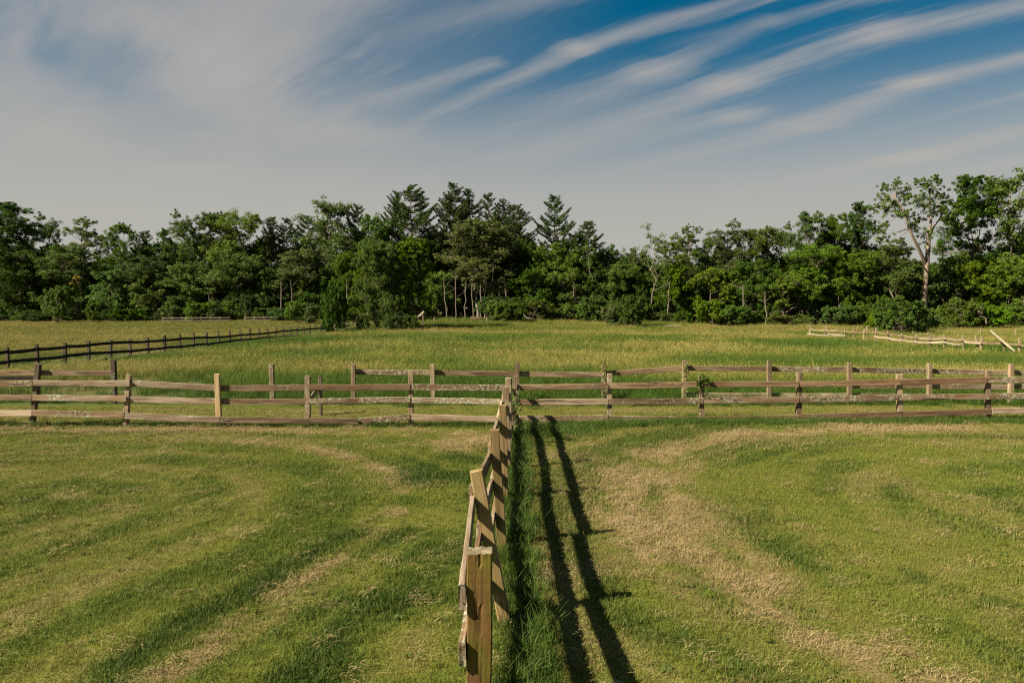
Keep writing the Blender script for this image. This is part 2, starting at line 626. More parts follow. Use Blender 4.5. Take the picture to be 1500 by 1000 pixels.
def make_wood(name, base, dark, pale, lichen=0.35, rust=0.3, grain_axis=0, moss=0.0):
    """weathered split board: grain runs along the board's own x (rails) or z (posts)"""
    m, N = new_mat(name)
    t = N.new('ShaderNodeTexCoord')
    oi = N.new('ShaderNodeObjectInfo')
    r = oi.outputs['Random']
    off = N.new('ShaderNodeCombineXYZ')
    N.put(off.inputs[0], N.math('MULTIPLY', r, 37.0))
    N.put(off.inputs[1], N.math('MULTIPLY', r, 11.0))
    N.put(off.inputs[2], N.math('MULTIPLY', r, 23.0))
    p = N.vec('ADD', t.outputs['Object'], off.outputs[0])
    sc = (1.2, 34, 34) if grain_axis == 0 else (34, 34, 1.2)
    sc2 = (0.9, 7, 7) if grain_axis == 0 else (7, 7, 0.9)
    g1 = N.noise(N.mapping(p, scale=sc), 1.0, 5, 0.65, 0.6)
    g2 = N.noise(N.mapping(p, scale=sc2), 1.0, 4, 0.6)
    g3 = N.noise(p, 2.2, 3, 0.5)
    li = N.noise(p, 16.0, 4, 0.65)
    c = N.mix(N.ramp(g2, 0.35, 0.68), base, pale)
    c = N.mix(N.ramp(g1, 0.52, 0.36, 0, 0.85), c, dark)
    c = N.mix(N.ramp(g3, 0.50, 0.72, 0, rust), c, (0.20, 0.095, 0.035))
    rr = N.math('FRACT', N.math('MULTIPLY', r, 5.77))
    brt = N.math('MULTIPLY_ADD', rr, 0.55, 0.68)
    cc = N.new('ShaderNodeCombineColor')
    for i in range(3):
        N.put(cc.inputs[i], brt)
    c = N.mix(1.0, c, cc.outputs[0], 'MULTIPLY')
    rl = N.math('FRACT', N.math('MULTIPLY', r, 17.3))
    patch = N.math('ADD', N.noise(p, 1.7, 2, 0.5), N.math('MULTIPLY_ADD', rl, 0.34, -0.20))
    lm = N.math('MULTIPLY', N.ramp(li, 0.50, 0.60), N.ramp(patch, 0.46, 0.62))
    c = N.mix(N.math('MULTIPLY', lm, lichen * 2.0, clamp=True), c, (0.40, 0.42, 0.29))
    if moss > 0:
        mm = N.ramp(N.noise(N.mapping(p, scale=(1, 1, .45)), 5.0, 4, 0.6), 0.42, 0.66, 0, moss)
        c = N.mix(mm, c, (0.105, 0.092, 0.012))
    crack = N.ramp(N.noise(N.mapping(p, scale=tuple(k * (0.55 if k > 5 else 0.5) for k in sc)), 1.0, 2, 0.5), 0.335, 0.30, 0, 1)
    c = N.mix(N.math('MULTIPLY', crack, 0.8), c, (0.02, 0.014, 0.01))
    hgt = N.math('SUBTRACT', g1, crack)
    finish(N, c, 0.85, 0.15, hgt, 0.7, 0.006)
    return m


M = {}
M['ground'] = make_ground_mat()
M['lawn'] = make_blade_mat('mown_grass', 'lawn')
M['meadow'] = make_blade_mat('meadow_grass', 'meadow')
M['hay'] = make_blade_mat('dry_clippings', 'hay')
M['tall'] = make_blade_mat('tall_grass', 'tall')
M['leaf'] = make_leaf_mat('broad_leaf', (0.0338, 0.0754, 0.0078), (0.1105, 0.1958, 0.0208), .4, .32)
M['leaf_bright'] = make_leaf_mat('bright_leaf', (0.0460, 0.1025, 0.0096), (0.1265, 0.2188, 0.0240), 0.3, .35)
M['leaf_olive'] = make_leaf_mat('olive_leaf', (0.0528, 0.0864, 0.0132), (0.1320, 0.1860, 0.0330), 0.3, .35)
M['leaf_dark'] = make_leaf_mat('dark_leaf', (0.0243, 0.0600, 0.0078), (0.0756, 0.1470, 0.0182), 0.35, .3)
M['needle'] = make_leaf_mat('pine_needle', (0.0240, 0.0513, 0.0108), (0.0720, 0.1188, 0.0240), 0.35, 0.15)
M['orange'] = make_leaf_mat('orange_leaf', (0.24, 0.20, 0.02), (0.36, 0.30, 0.03), 0.1)
M['vine'] = make_leaf_mat('vine_leaf', (0.10, 0.14, 0.02), (0.20, 0.21, 0.04), 0.2)
M['leaf_clump'] = make_leaf_mat('clump_leaf', (0.032, 0.076, 0.007), (0.095, 0.175, 0.018), 0.1, .35)
M['weed'] = make_leaf_mat('weed_leaf', (0.05, 0.082, 0.010), (0.095, 0.130, 0.02), 0.3)
M['vine_dark'] = make_leaf_mat('vine_leaf_dark', (0.02, 0.045, 0.008), (0.07, 0.12, 0.02), 0.2)
M['bark'] = make_bark('brown_bark', (0.075, 0.055, 0.038), (0.16, 0.125, 0.09))
M['bark_pale'] = make_bark('pale_bark', (0.14, 0.098, 0.068), (0.25, 0.19, 0.14))
M['bark_mid'] = make_bark('grey_brown_bark', (0.13, 0.10, 0.075), (0.24, 0.195, 0.15))
M['bark_dead'] = make_bark('dead_bark', (0.14, 0.11, 0.08), (0.24, 0.20, 0.15))
M['rail'] = make_wood('weathered_rail', (0.147, 0.093, 0.050), (0.054, 0.032, 0.017), (0.294, 0.214, 0.130), 0.35, 0.35)
M['rail_pale'] = make_wood('pale_weathered_rail', (0.284, 0.204, 0.126), (0.118, 0.076, 0.042), (0.412, 0.323, 0.218), 0.5, 0.4)
M['rail_brown'] = make_wood('brown_rail', (0.162, 0.095, 0.050), (0.073, 0.043, 0.023), (0.221, 0.147, 0.084), 0.1, 0.25)
M['post'] = make_wood('weathered_post', (0.186, 0.128, 0.071), (0.073, 0.048, 0.025), (0.323, 0.247, 0.151), 0.3, 0.3, 2)
M['post_new'] = make_wood('new_post', (0.490, 0.332, 0.160), (0.353, 0.218, 0.101), (0.568, 0.418, 0.227), 0.0, 0.0, 2)
M['post_moss'] = make_wood('mossy_post', (0.160, 0.080, 0.022), (0.054, 0.027, 0.009), (0.167, 0.095, 0.032), 0.0, 0.3, 2, 0.9)
M['post_tan'] = make_wood('tan_post', (0.216, 0.147, 0.060), (0.088, 0.057, 0.023), (0.304, 0.214, 0.092), 0.1, 0.15, 2, 0.35)
M['rail_dark'] = make_wood('dark_stained_rail', (0.022, 0.016, 0.011), (0.010, 0.008, 0.005), (0.049, 0.038, 0.025), 0.05, 0.1)
M['post_dark'] = make_wood('dark_post', (0.069, 0.049, 0.032), (0.029, 0.021, 0.013), (0.137, 0.104, 0.067), 0.2, 0.1, 2)
M['driftwood'] = make_wood('bleached_wood', (0.284, 0.233, 0.155), (0.137, 0.104, 0.067), (0.392, 0.328, 0.227), 0.1, 0.1)
M['end_grain'] = make_bark('end_grain', (0.10, 0.08, 0.045), (0.22, 0.185, 0.11))

# ------------------------------------------------------------------ ground sheet


def axis(parts):
    out = []
    for a, b, st in parts:
        n = max(1, int(round((b - a) / st)))
        out += list(np.linspace(a, b, n, endpoint=False))
    out.append(parts[-1][1])
    return np.array(out)


gx = axis([(-3000, -300, 450), (-300, -120, 20), (-120, -40, 3), (-40, -16, 0.8), (-16, 16, 0.15), (16, 40, 0.8), (40, 120, 3), (120, 300, 20), (300, 3000, 450)])
gy = axis([(-1500, -100, 300), (-100, -6, 12), (-6, 3, 0.9), (3, 22.5, 0.13), (22.5, 60, 0.6), (60, 170, 1.6), (170, 400, 20), (400, 4000, 600)])
XX, YY = np.meshgrid(gx, gy)
ZZ = gz(XX, YY)
straw_, lush_ = lawn_fields(XX, YY)
gold_ = meadow_gold(XX, YY)
mead_ = sst(YY, 21.0, 21.8)
nx, ny = len(gx), len(gy)
idx = np.arange(nx * ny).reshape(ny, nx)
quads = np.stack([idx[:-1, :-1], idx[:-1, 1:], idx[1:, 1:], idx[1:, :-1]], -1).reshape(-1, 4)
gm = mesh_np('ground', np.stack([XX, YY, ZZ], -1).reshape(-1, 3), [quads], [M['ground']], True,
             {'straw': straw_.ravel(), 'lush': lush_.ravel(), 'gold': gold_.ravel(), 'meadow': mead_.ravel()})
link('ground', gm, kind='structure')


# ------------------------------------------------------------------ wood pieces
def board_mesh(L, h, t, mat, sag=0.0, seed=0, rough=0.003, segs=None):
    """board along +x from 0 to L, height h (z), thickness t (y); worn edges, slight warp"""
    r = np.random.default_rng(seed)
    n = segs or max(4, int(L / 0.30))
    xs = np.linspace(0, L, n + 1)
    c = 0.006 if h > 0.05 else 0.002
    prof = np.array([(-t / 2 + c, -h / 2), (t / 2 - c, -h / 2), (t / 2, -h / 2 + c), (t / 2, h / 2 - c), (t / 2 - c, h / 2), (-t / 2 + c, h / 2),
                     (-t / 2, h / 2 - c), (-t / 2, -h / 2 + c)])
    k = len(prof)
    V = []
    w1 = r.normal(0, rough, n + 1)
    wy = np.cumsum(r.normal(0, rough * 0.5, n + 1))
    wy = wy - np.linspace(wy[0], wy[-1], n + 1)
    tb = r.normal(0, rough * 0.7, n + 1)
    for i, x in enumerate(xs):
        s = -4 * sag * (x / L) * (1 - x / L)
        p = prof.copy()
        p[:, 1] *= 1 + tb[i] * 5
        jx = r.normal(0, 0.004, k) if i in (0, n) else np.zeros(k)
        for q in range(k):
            V.append((x + jx[q], p[q, 0] + wy[i], p[q, 1] + s + w1[i] * 0.7))
    Fq = []
    for i in range(n):
        for q in range(k):
            a, b = i * k + q, i * k + (q + 1) % k
            Fq.append((a, b, b + k, a + k))
    me = mesh_np('board', V, [np.array(Fq), np.array([tuple(range(k))[::-1], tuple(range(n * k, n * k + k))])], [mat])
    return me


_seed = [100]


def board(name, a, b, h, t, mat, parent, sag=0.0, roll=0.0, label=None):
    _seed[0] += 1
    a, b = Vector(a), Vector(b)
    d = b - a
    me = board_mesh(d.length, h, t, mat, sag, _seed[0])
    me.name = name
    yaw = math.atan2(d.y, d.x)
    pit = -math.asin(d.z / d.length)
    o = link(name, me, parent, label)
    o.matrix_world = Matrix.Translation(a) @ Euler((roll, pit, yaw)).to_matrix().to_4x4()
    return o


def post_mesh(L, w, t, mat, seed, slope=0.0, capmat=None, fine=False):
    r = np.random.default_rng(seed)
    n = max(3, int(L / (0.03 if fine else 0.25)))
    c = 0.007
    prof = [(-w / 2 + c, -t / 2), (w / 2 - c, -t / 2), (w / 2, -t / 2 + c), (w / 2, t / 2 - c), (w / 2 - c, t / 2), (-w / 2 + c, t / 2),
            (-w / 2, t / 2 - c), (-w / 2, -t / 2 + c)]
    if fine:                      # more points round the section, with a drying split down the front face
        pf = []
        for i in range(8):
            a, b = prof[i], prof[(i + 1) % 8]
            m = 9 if i % 2 == 0 else 2
            for j in range(m):
                pf.append((a[0] + (b[0] - a[0]) * j / m, a[1] + (b[1] - a[1]) * j / m))
        prof = pf
    k = len(prof)
    V = []
    sg = 0.003 if not fine else 0.0009
    wx = np.cumsum(r.normal(0, sg, n + 1))
    wy = np.cumsum(r.normal(0, sg, n + 1))
    ridge = r.normal(0, 0.0007, k)
    for i in range(n + 1):
        z = L * i / n
        f = i / n
        for q, (x, y) in enumerate(prof):
            zz = z
            if i == n:
                zz = z + x * slope + r.normal(0, 0.0022 if fine else 0.006)
            jy = 0.0
            if fine:
                jy = ridge[q] + r.normal(0, .0002)
                cp = 0.012 * math.sin(f * 9) + 0.004
                if y < -t / 2 + .001 and abs(x - cp) < w / 26 and f > .55:
                    jy += 0.008 * min(1, (f - .55) * 3)
                if f > .965:
                    jy += r.normal(0, .0008)
            V.append((x + wx[i] - wx[0] + r.normal(0, 0.0012 if not fine else .0005), y + jy + wy[i] - wy[0], zz))
    Fq = []
    for i in range(n):
        for q in range(k):
            a, b = i * k + q, i * k + (q + 1) % k
            Fq.append((a, b, b + k, a + k))
    cidx = len(V)
    top = np.array(V[n * k:n * k + k]).mean(0)
    V.append((top[0], top[1], top[2] + 0.006))
    T = [(n * k + q, n * k + (q + 1) % k, cidx) for q in range(k)]
    me = mesh_np('post', V, [np.array(Fq), np.array(T)], [mat] + ([capmat] if capmat else []))
    if capmat:
        mi = np.zeros(len(me.polygons), np.int32)
        mi[-k:] = 1
        me.polygons.foreach_set('material_index', mi)
    return me


def post(base, top, w, t, mat, parent, name='post', slope=None, cap=None, label=None, yaw=0.0):
    _seed[0] += 1
    base, top = Vector(base), Vector(top)
    d = top - base
    me = post_mesh(d.length, w, t, mat, _seed[0], random.uniform(-.12, .12) if slope is None else slope, cap, fine=cap is not None)
    me.name = name
    q = Vector((0, 0, 1)).rotation_difference(d.normalized())
    o = link(name, me, parent, label)
    o.matrix_world = Matrix.Translation(base) @ q.to_matrix().to_4x4() @ Matrix.Rotation(yaw, 4, 'Z')
    return o


def empty(name, loc, label, cat, group=None, rz=0.0):
    o = bpy.data.objects.new(name, None)
    COL.objects.link(o)
    o.location = loc
    o.rotation_euler = (0, 0, rz)
    o.empty_display_size = 0.2
    tag(o, label, cat, group)
    return o


def g(x, y):
    return float(gz(np.array([x]), np.array([y]))[0])


def parent_keep(fence):
    """children were placed in world space while the parent sits at its own base: take that offset out"""
    bpy.context.view_layer.update()
    for ch in fence.children:
        ch.matrix_parent_inverse = fence.matrix_world.inverted()


# ---- front cross fence
YF = 18.45
fence = empty('rail_fence', (0, YF, 0), 'three rail weathered board fence running straight across behind the mown lawns', 'fence')
FP = [(-88, 545, -90, 'post'), (56, 533, 45, 'post_dark'), (190, 548, 183, 'post'), (320, 547, 324, 'post_new'), (450, 550, 451, 'post'),
      (602, 545, 602, 'post'), (755, 551, 752, 'post'), (893, 547, 892, 'post'), (1026, 550, 1029, 'post'), (1171, 545, 1169, 'post'),
      (1317, 548, 1319, 'post'), (1447, 543, 1447, 'post'), (1592, 545, 1590, 'post')]
for i, (pt, ty, pb, mk) in enumerate(FP):
    T = at(pt, ty, YF)
    B = at(pb, 640, YF)
    zb = g(B.x, YF) - 0.12
    bx = T.x + (B.x - T.x) * (T.z - zb) / max(0.1, (T.z - B.z))
    yo = -0.085 if mk == 'post_new' else 0.0
    post((bx, YF + yo, zb), (T.x, YF + yo, T.z), random.uniform(.118, .135), random.uniform(.10, .12), M[mk], fence,
         label='pale new yellowish post' if mk == 'post_new' else None)
FR = [
    (-90, 561, 48, 561.5, 'rail'), (49, 561, 190, 561.3, 'rail_pale'), (190, 561, 320, 568, 'rail_pale'), (321, 568.5, 451, 567.3, 'rail_brown'),
    (452, 567.2, 601, 566.6, 'rail_brown'), (603, 566.7, 745, 567.4, 'rail'), (757, 567.3, 891, 565, 'rail'), (893, 564.9, 1024, 562.6, 'rail_brown'),
    (1030, 562.7, 1170, 562.5, 'rail_brown'), (1171.5, 562.4, 1318, 559.2, 'rail_brown'), (1319, 558.7, 1446, 556.4, 'rail_brown'), (1448, 556, 1590, 556.5, 'rail'),
    (-90, 583, 47, 582, 'rail'), (48, 582, 185, 583.6, 'rail_pale'), (187, 584, 320, 588.3, 'rail_pale'), (322, 588, 451, 588, 'rail'),
    (452, 588, 601, 585.2, 'rail'), (603, 586, 738, 588.2, 'rail_pale'), (757, 588.8, 788, 589, 'rail_brown'), (789, 588.9, 891, 588, 'rail_pale'),  # short brown piece: shadow on the pale rail's left end put into the wood colour
    (893, 588, 1030, 586.8, 'rail'), (1031, 586.7, 1170, 585.5, 'rail'), (1171.5, 585.3, 1320, 582.2, 'rail'), (1321, 582.1, 1449, 580.6, 'rail'),
    (1450, 580, 1590, 579, 'rail'),
    (-90, 605.3, 47, 604.6, 'rail_pale'), (48, 604.6, 182, 607.6, 'rail'), (183, 609, 322, 614.6, 'rail_pale'), (323, 614.8, 524, 616.6, 'rail'),
    (525, 616.3, 601, 610, 'rail'), (603, 610.6, 735, 613.8, 'rail_pale'), (757, 613.3, 891, 612, 'rail'), (893, 612, 1029, 613.6, 'rail'),
    (1030, 613.4, 1170, 611.6, 'rail_brown'), (1171.5, 611, 1321, 606.6, 'rail_brown'), (1322, 606.5, 1452, 602.8, 'rail_brown'),
    (1453, 601, 1590, 600, 'rail_pale'),
]
for (x0, y0, x1, y1, mk) in FR:
    Yb = YF - 0.085 - random.uniform(0, .012)
    if x0 in (320, 321, 322, 323) or x1 == 322 or x1 == 320:
        Yb = YF - 0.045 + 0.02 if y0 < 600 else YF - 0.165
    a, b = at(x0, y0, Yb), at(x1, y1, Yb)
    board('rail', a, b, 0.150 * random.uniform(.95, 1.04), random.uniform(.036, .048), M[mk], fence, random.uniform(-.004, .01), random.uniform(-.05, .05))
parent_keep(fence)

# ---- back cross fence
YB = 21.5
fence2 = empty('rail_fence', (0, YB, 0.2), 'taller broken board fence parallel behind the cross fence at the edge of the meadow', 'fence')
for (px, ty, mk) in [(-60, 531, 'post'), (55, 532, 'post'), (166, 527, 'post_dark'), (398, 533, 'post'), (518, 533, 'post'), (634, 533, 'post'),
                     (758, 531, 'post'), (885, 534, 'post'), (1003, 528, 'post'), (1127, 529, 'post'), (1245, 531, 'post'), (1362, 532, 'post'),
                     (1481, 533, 'post'), (1600, 533, 'post')]:
    T = at(px, ty, YB)
    zb = g(T.x, YB) - .12
    post((T.x + random.uniform(-.03, .03), YB, zb), T, random.uniform(.115, .13), .115, M[mk], fence2)
for (x0, y0, x1, y1, mk) in [(-60, 546, 54, 546, 'rail'), (56, 546, 164, 546.4, 'rail'), (518, 544.2, 633, 545.5, 'rail'), (634.5, 545.5, 757, 547.3, 'rail'),
                             (758.5, 547.6, 884, 548.2, 'rail'), (886, 547, 1002, 539, 'rail'), (1003.5, 539, 1126, 540.3, 'rail'),
                             (1127.5, 540.3, 1244, 541.2, 'rail'), (1245.5, 541.3, 1361, 543.8, 'rail'), (1362.5, 543.6, 1480, 545.4, 'rail'),
                             (1481.5, 545.5, 1600, 546, 'rail'), (-60, 553, 52, 553.4, 'rail_dark'), (1245, 564.5, 1362, 565, 'rail'),
                             (1363, 565.6, 1481, 567, 'rail_pale'), (1482, 566, 1600, 566, 'rail'), (1003, 579, 1126, 579, 'rail_pale'),
                             (1127.5, 579, 1244, 579.5, 'rail_pale'), (1245, 579.5, 1361, 580, 'rail')]:
    Yb = YB + 0.09
    board('rail', at(x0, y0, Yb), at(x1, y1, Yb), 0.150 if mk != 'rail_dark' else .10, .042, M[mk], fence2, random.uniform(-.004, .012), random.uniform(-.06, .06))
parent_keep(fence2)

# ---- middle fence running away from the camera
fence3 = empty('rail_fence', (-.2, 4.5, 0), 'leaning board fence running away from the camera between the two mown lawns', 'fence')
MP = [(4.50, -.205, -.205, 1.425, .152, 'post_moss'), (6.85, -.345, -.075, 1.41, .118, 'post_tan'), (9.05, -.215, -.125, 1.44, .115, 'post_tan'),
      (11.3, -.150, -.115, 1.46, .115, 'post_tan'), (13.5, -.120, -.075, 1.50, .115, 'post'), (15.8, -.090, -.05, 1.46, .115, 'post')]
for i, (y, xt, xb, zt, w, mk) in enumerate(MP):
    slope = (xt - xb) / zt
    zb = g(xb, y) - 0.15
    post((xb + slope * zb, y, zb), (xt, y, zt), w, w * 0.95, M[mk], fence3, slope=0.02, cap=M['end_grain'] if i == 0 else None,
         label='thick mossy brown end post' if i == 0 else None)


def mx(i, z):
    if i >= len(MP):
        return -0.02
    y, xt, xb, zt, w, _ = MP[i]
    return xb + (xt - xb) * z / zt - w / 2 - 0.022


MY = [m[0] for m in MP] + [18.30]
RZ = [((1.17, 1.10), (.82, .77), (.36, .34)), ((1.19, 1.09), (.82, .75), (.40, .36)), ((1.16, 1.16), (.75, .72), (.36, .38)),
      ((1.19, 1.18), (.74, .76), (.40, .36)), ((1.17, 1.16), (.74, .74), (.38, .38)), ((1.17, 1.16), (.72, .74), (.36, .34))]
for i in range(6):
    for k in range(3):
        z0, z1 = RZ[i][k]
        y0, y1 = MY[i], MY[i + 1]
        if i > 0:
            y0 += .004
        if i == 0:
            y0 -= 0.10
        off = 0.0
        a = (mx(i, z0) - off, y0, z0)
        b = (mx(i + 1, z1) - off, y1, z1)
        board('rail', a, b, .155, .042, M['rail'] if (i + k) % 3 else M['rail_pale'], fence3, random.uniform(-.01, .02))
parent_keep(fence3)

# ---- dark side fence on the left, receding to the tree clump
LA, LB = -28.8, 0.0367


def left_d(px):
    return F * LA / ((px - 750) - F * LB)


fence4 = empty('rail_fence', (LA + LB * 45, 45, g(-27, 45)), 'long dark two rail fence curving away across the left of the meadow', 'fence')
top_l = [(-60, 521), (0, 516.5), (30, 513), (75, 509), (119, 506), (160, 502), (222, 499.5), (272, 495.5), (316, 493.6), (354, 491), (400, 487),
         (413, 484.7), (480, 480), (521, 475.5), (560, 473)]
bot_l = [(-60, 536), (0, 530.7), (30, 528), (75, 523.5), (119, 517.5), (160, 515.5), (192, 513.6), (222, 511), (272, 506.7), (316, 502), (354, 497.4),
         (400, 493.6), (457, 490), (480, 487.6), (521, 482.5), (560, 480)]
d = 37.6
prev = None
while d < 124:
    x = LA + LB * d
    px = 750 + F * x / d
    zt = at(px, np.interp(px, *zip(*top_l)), d).z
    zl = at(px, np.interp(px, *zip(*bot_l)), d).z
    gzz = g(x, d)
    top = max(zt + 0.22, gzz + 1.15)
    post((x, d, gzz - 0.12), (x + random.uniform(-.05, .05), d, top + random.uniform(-.04, .06)), .17, .16, M['post_dark'], fence4)
    if prev:
        for q, zz in ((1, zt), (2, zl)):
            a = Vector((prev[0] + .10, prev[3] + .004, prev[q] + random.uniform(-.03, .03)))
            b = Vector((x + .10, d, zz + random.uniform(-.03, .03)))
            board('rail', a, b, .19, .05, M['rail_dark'], fence4, random.uniform(-.01, .03))
    prev = (x, zt, zl, d)
    d += 2.4
parent_keep(fence4)
o = board('fallen_rail', at(95, 536, 37.5), at(157, 525.5, 45), .14, .05, M['rail_dark'], None, .08)
tag(o, 'dark fallen rail sloping out of the grass below the dark side fence', 'rail')

# ---- collapsing side fence on the right
RX = 33.0


def right_d(px):
    return RX * F / (px - 750)


def c8(cx, cy):
    return 1160 + cx / 4.41, 460 + cy / 4.41


fence5 = empty('rail_fence', (RX, 60, g(RX, 60)), 'bleached sagging split rail fence on the right of the meadow below the woods', 'fence')
for (cx, cyt) in [(120, 70), (210, 93), (295, 98), (345, 96), (400, 98), (470, 98), (545, 90), (622, 106), (712, 123), (805, 130), (895, 132), (987, 133), (1105, 145), (1190, 138),
                  (1228, 147), (1372, 170), (1470, 155)]:
    px, py = c8(cx, cyt)
    dd = right_d(px)
    T = at(px, py, dd)
    lean = random.uniform(-.08, .08) if cx != 1190 else -.25
    zb = g(T.x, dd) - .1
    post((T.x - lean, dd, zb), T, .13, .13, M['post'], fence5)
for pts, mk in (([(120, 97), (210, 105), (295, 108), (400, 117), (545, 118), (622, 125), (712, 138), (805, 152), (895, 152), (987, 150), (1105, 166), (1228, 183),
                  (1372, 188), (1470, 197), (1600, 204)], 'rail'),
                ([(105, 127), (200, 136), (350, 139)], 'driftwood'), ([(540, 146), (622, 154), (712, 168), (805, 180), (895, 184), (987, 180), (1100, 196)], 'driftwood'),
                ([(830, 158), (987, 155), (1085, 168)], 'driftwood'), ([(1120, 178), (1228, 188)], 'driftwood'), ([(235, 124), (330, 131)], 'driftwood')):
    for (a, b) in zip(pts[:-1], pts[1:]):
        pa, pb = c8(*a), c8(*b)
        da, db = right_d(pa[0]) - .12, right_d(pb[0]) - .12
        A, B = at(*pa, da), at(*pb, db)
        A.x -= .09
        B.x -= .09
        board('rail', A, B, .125, .05, M[mk], fence5, random.uniform(0, .06), random.uniform(-.2, .2))
parent_keep(fence5)
o = board('loose_board', at(1185, 483.5, 78), at(1187, 488, 74), .16, .05, M['driftwood'], None)
tag(o, 'short bleached board fallen in a point at the far end of the sagging fence', 'board')
o = board('leaning_board', at(1451, 484.3, 50), at(1487, 515, 46.5), .12, .05, M['driftwood'], None)
tag(o, 'long bleached board leaning steeply over the sagging fence at the right', 'board')

# ---- farther fence remains at the wood's edge, right
fence6 = empty('rail_fence', (38, 92, g(38, 92)), 'broken grey fence posts with few rails standing behind the sagging fence', 'fence')
f6 = [(225, 70, 92), (405, 75, 92), (428, 78, 92), (487, 76, 92), (550, 80, 92), (785, 112, 84), (882, 115, 80), (1012, 86, 88), (1080, 130, 76), (1222, 90, 84), (1325, 145, 74), (1445, 98, 80)]
tops = {}
for cx, cyt, dd in f6:
    px, py = c8(cx, cyt)
    T = at(px, py, dd)
    tops[cx] = T
    post((T.x, dd, min(g(T.x, dd), T.z - .5) - .1), T, .17 if cx == 487 else .13, .13, M['post'], fence6)
for a, b, mk in ((487, 550, 'rail'), (785, 882, 'rail'), (882, 1080, 'rail_brown'), (1080, 1325, 'rail_brown')):
    A, B = tops[a].copy(), tops[b].copy()
    A.z -= .22
    B.z -= .22
    A.y += .1
    B.y += .1
    board('rail', A, B, .14, .05, M[mk], fence6, .04)
A, B = at(*c8(462, 84), 92.1), at(*c8(486, 84), 92.1)
board('rail', A, B, .13, .05, M['rail'], fence6)
parent_keep(fence6)

# ---- pale fences at the far left edge of the field
for (p0, p1, yy, dd, lab, nsp) in ((238, 336, 466.8, 124, 'pale two rail fence at the far left under the dark trees', 7),
                                   (359, 455, 466.0, 126, 'pale rail fence far off left of the leafy tree clump', 7)):
    A, B = at(p0, yy, dd), at(p1, yy - .6, dd + 2)
    f7 = empty('rail_fence', (A.x, A.y, g(A.x, A.y)), lab, 'fence', 'pale fences at the far edge of the left field')
    for i in range(nsp + 1):
        q = A.lerp(B, i / nsp)
        post((q.x, q.y, min(g(q.x, q.y), q.z - .3) - .1), (q.x, q.y, q.z + .32), .16, .16, M['rail_pale'], f7)
        if i:
            for dz_, mk in ((.12, 'driftwood'), (-.32, 'rail_pale')):
                a, b = pq + Vector((.004, -.11, dz_)), q + Vector((0, -.11, dz_))
                board('rail', a, b, .17, .05, M[mk], f7)
        pq = q
    parent_keep(f7)
A, B = at(395, 478.6, 112), at(470, 473.5, 122)
o = board('fallen_rail', A, B, .2, .08, M['driftwood'], None, .1)
tag(o, 'long pale rail lying in the grass left of the small round tree', 'rail')

# ---- small things at the foot of the wood
t = empty('gate_frame', at(698, 468, 118), 'small brown rail gate frame at the foot of the pines', 'gate')
for px in (690, 704):
    q = at(px, 468, 118)
    post((q.x, q.y, q.z - .4), at(px, 463.6, 118), .18, .18, M['post'], t)
board('rail', at(689, 465, 117.9), at(705, 465, 117.9), .2, .06, M['rail'], t)
board('rail', at(690.6, 467, 117.9), at(703.4, 467, 117.9), .14, .06, M['rail'], t)
parent_keep(t)
for i, (px, py) in enumerate(((636, 465), (662, 465.3), (713, 464.5), (735, 466), (1430, 478), (1100, 470))):
    q = at(px, py, 118)
    po = post((q.x, q.y, g(q.x, q.y) - .15), (q.x, q.y, max(q.z, g(q.x, q.y) + .6)), .17, .17, M['post'], None, name='old_post')
    tag(po, ('old post farthest left in the row beside the leafy clump', 'second old post from the leafy clump, under the pines', 'old post just right of the small gate frame',
             'old post farther right of the small gate frame', 'lone old post at the wood edge behind the leaning board', 'lone old post at the wood edge right of centre')[i],
        'post', 'old posts at the foot of the wood')
o = board('leaning_board', at(609, 467.5, 99.5), at(621, 456, 99), .30, .06, M['driftwood'], None)
tag(o, 'pale board propped at a slant just right of the leafy clump', 'board')
q = at(619.5, 457, 99.2)
po = post((q.x, q.y, g(q.x, q.y) - .1), q, .16, .16, M['post'], None, name='old_post')
tag(po, 'old post standing under the slanted pale board beside the leafy clump', 'post')
q0 = at(469, 551, YF + 1.3)
po = post((q0.x + .01, q0.y, g(q0.x, q0.y) - .1), q0, .085, .085, M['post_dark'], None, name='short_post')
tag(po, 'short black weathered post between the two cross fences', 'post')
o = board('fallen_board', at(455, 584, YF + 1.1), at(467, 566, YF + 1.25), .10, .03, M['rail_pale'], None)
tag(o, 'short pale board leaning against the short black post', 'board')


# ------------------------------------------------------------------ trees
class TB:
    """collects tapered tubes"""
    def __init__(s):
        s.V, s.Q, s.n = [], [], 0

    def tube(s, pts, radii, k=5):
        pts = [Vector(p) for p in pts]
        base = s.n
        for i, p in enumerate(pts):
            dr = (pts[min(i + 1, len(pts) - 1)] - pts[max(i - 1, 0)]).normalized()
            a = dr.orthogonal().normalized() if abs(dr.z) < .99 else Vector((1, 0, 0))
            a = (Vector((1, 0, 0)) - dr * dr.x).normalized() if abs(dr.x) < .9 else (Vector((0, 1, 0)) - dr * dr.y).normalized()
            b = dr.cross(a)
            for q in range(k):
                an = 2 * math.pi * q / k
                s.V.append(p + (a * math.cos(an) + b * math.sin(an)) * radii[i])
        for i in range(len(pts) - 1):
            for q in range(k):
                A, B = base + i * k + q, base + i * k + (q + 1) % k
                s.Q.append((A, B, B + k, A + k))
        s.n += k * len(pts)

    def mesh(s, name, mat):
        return mesh_np(name, [tuple(v) for v in s.V], [np.array(s.Q)], [mat], True)


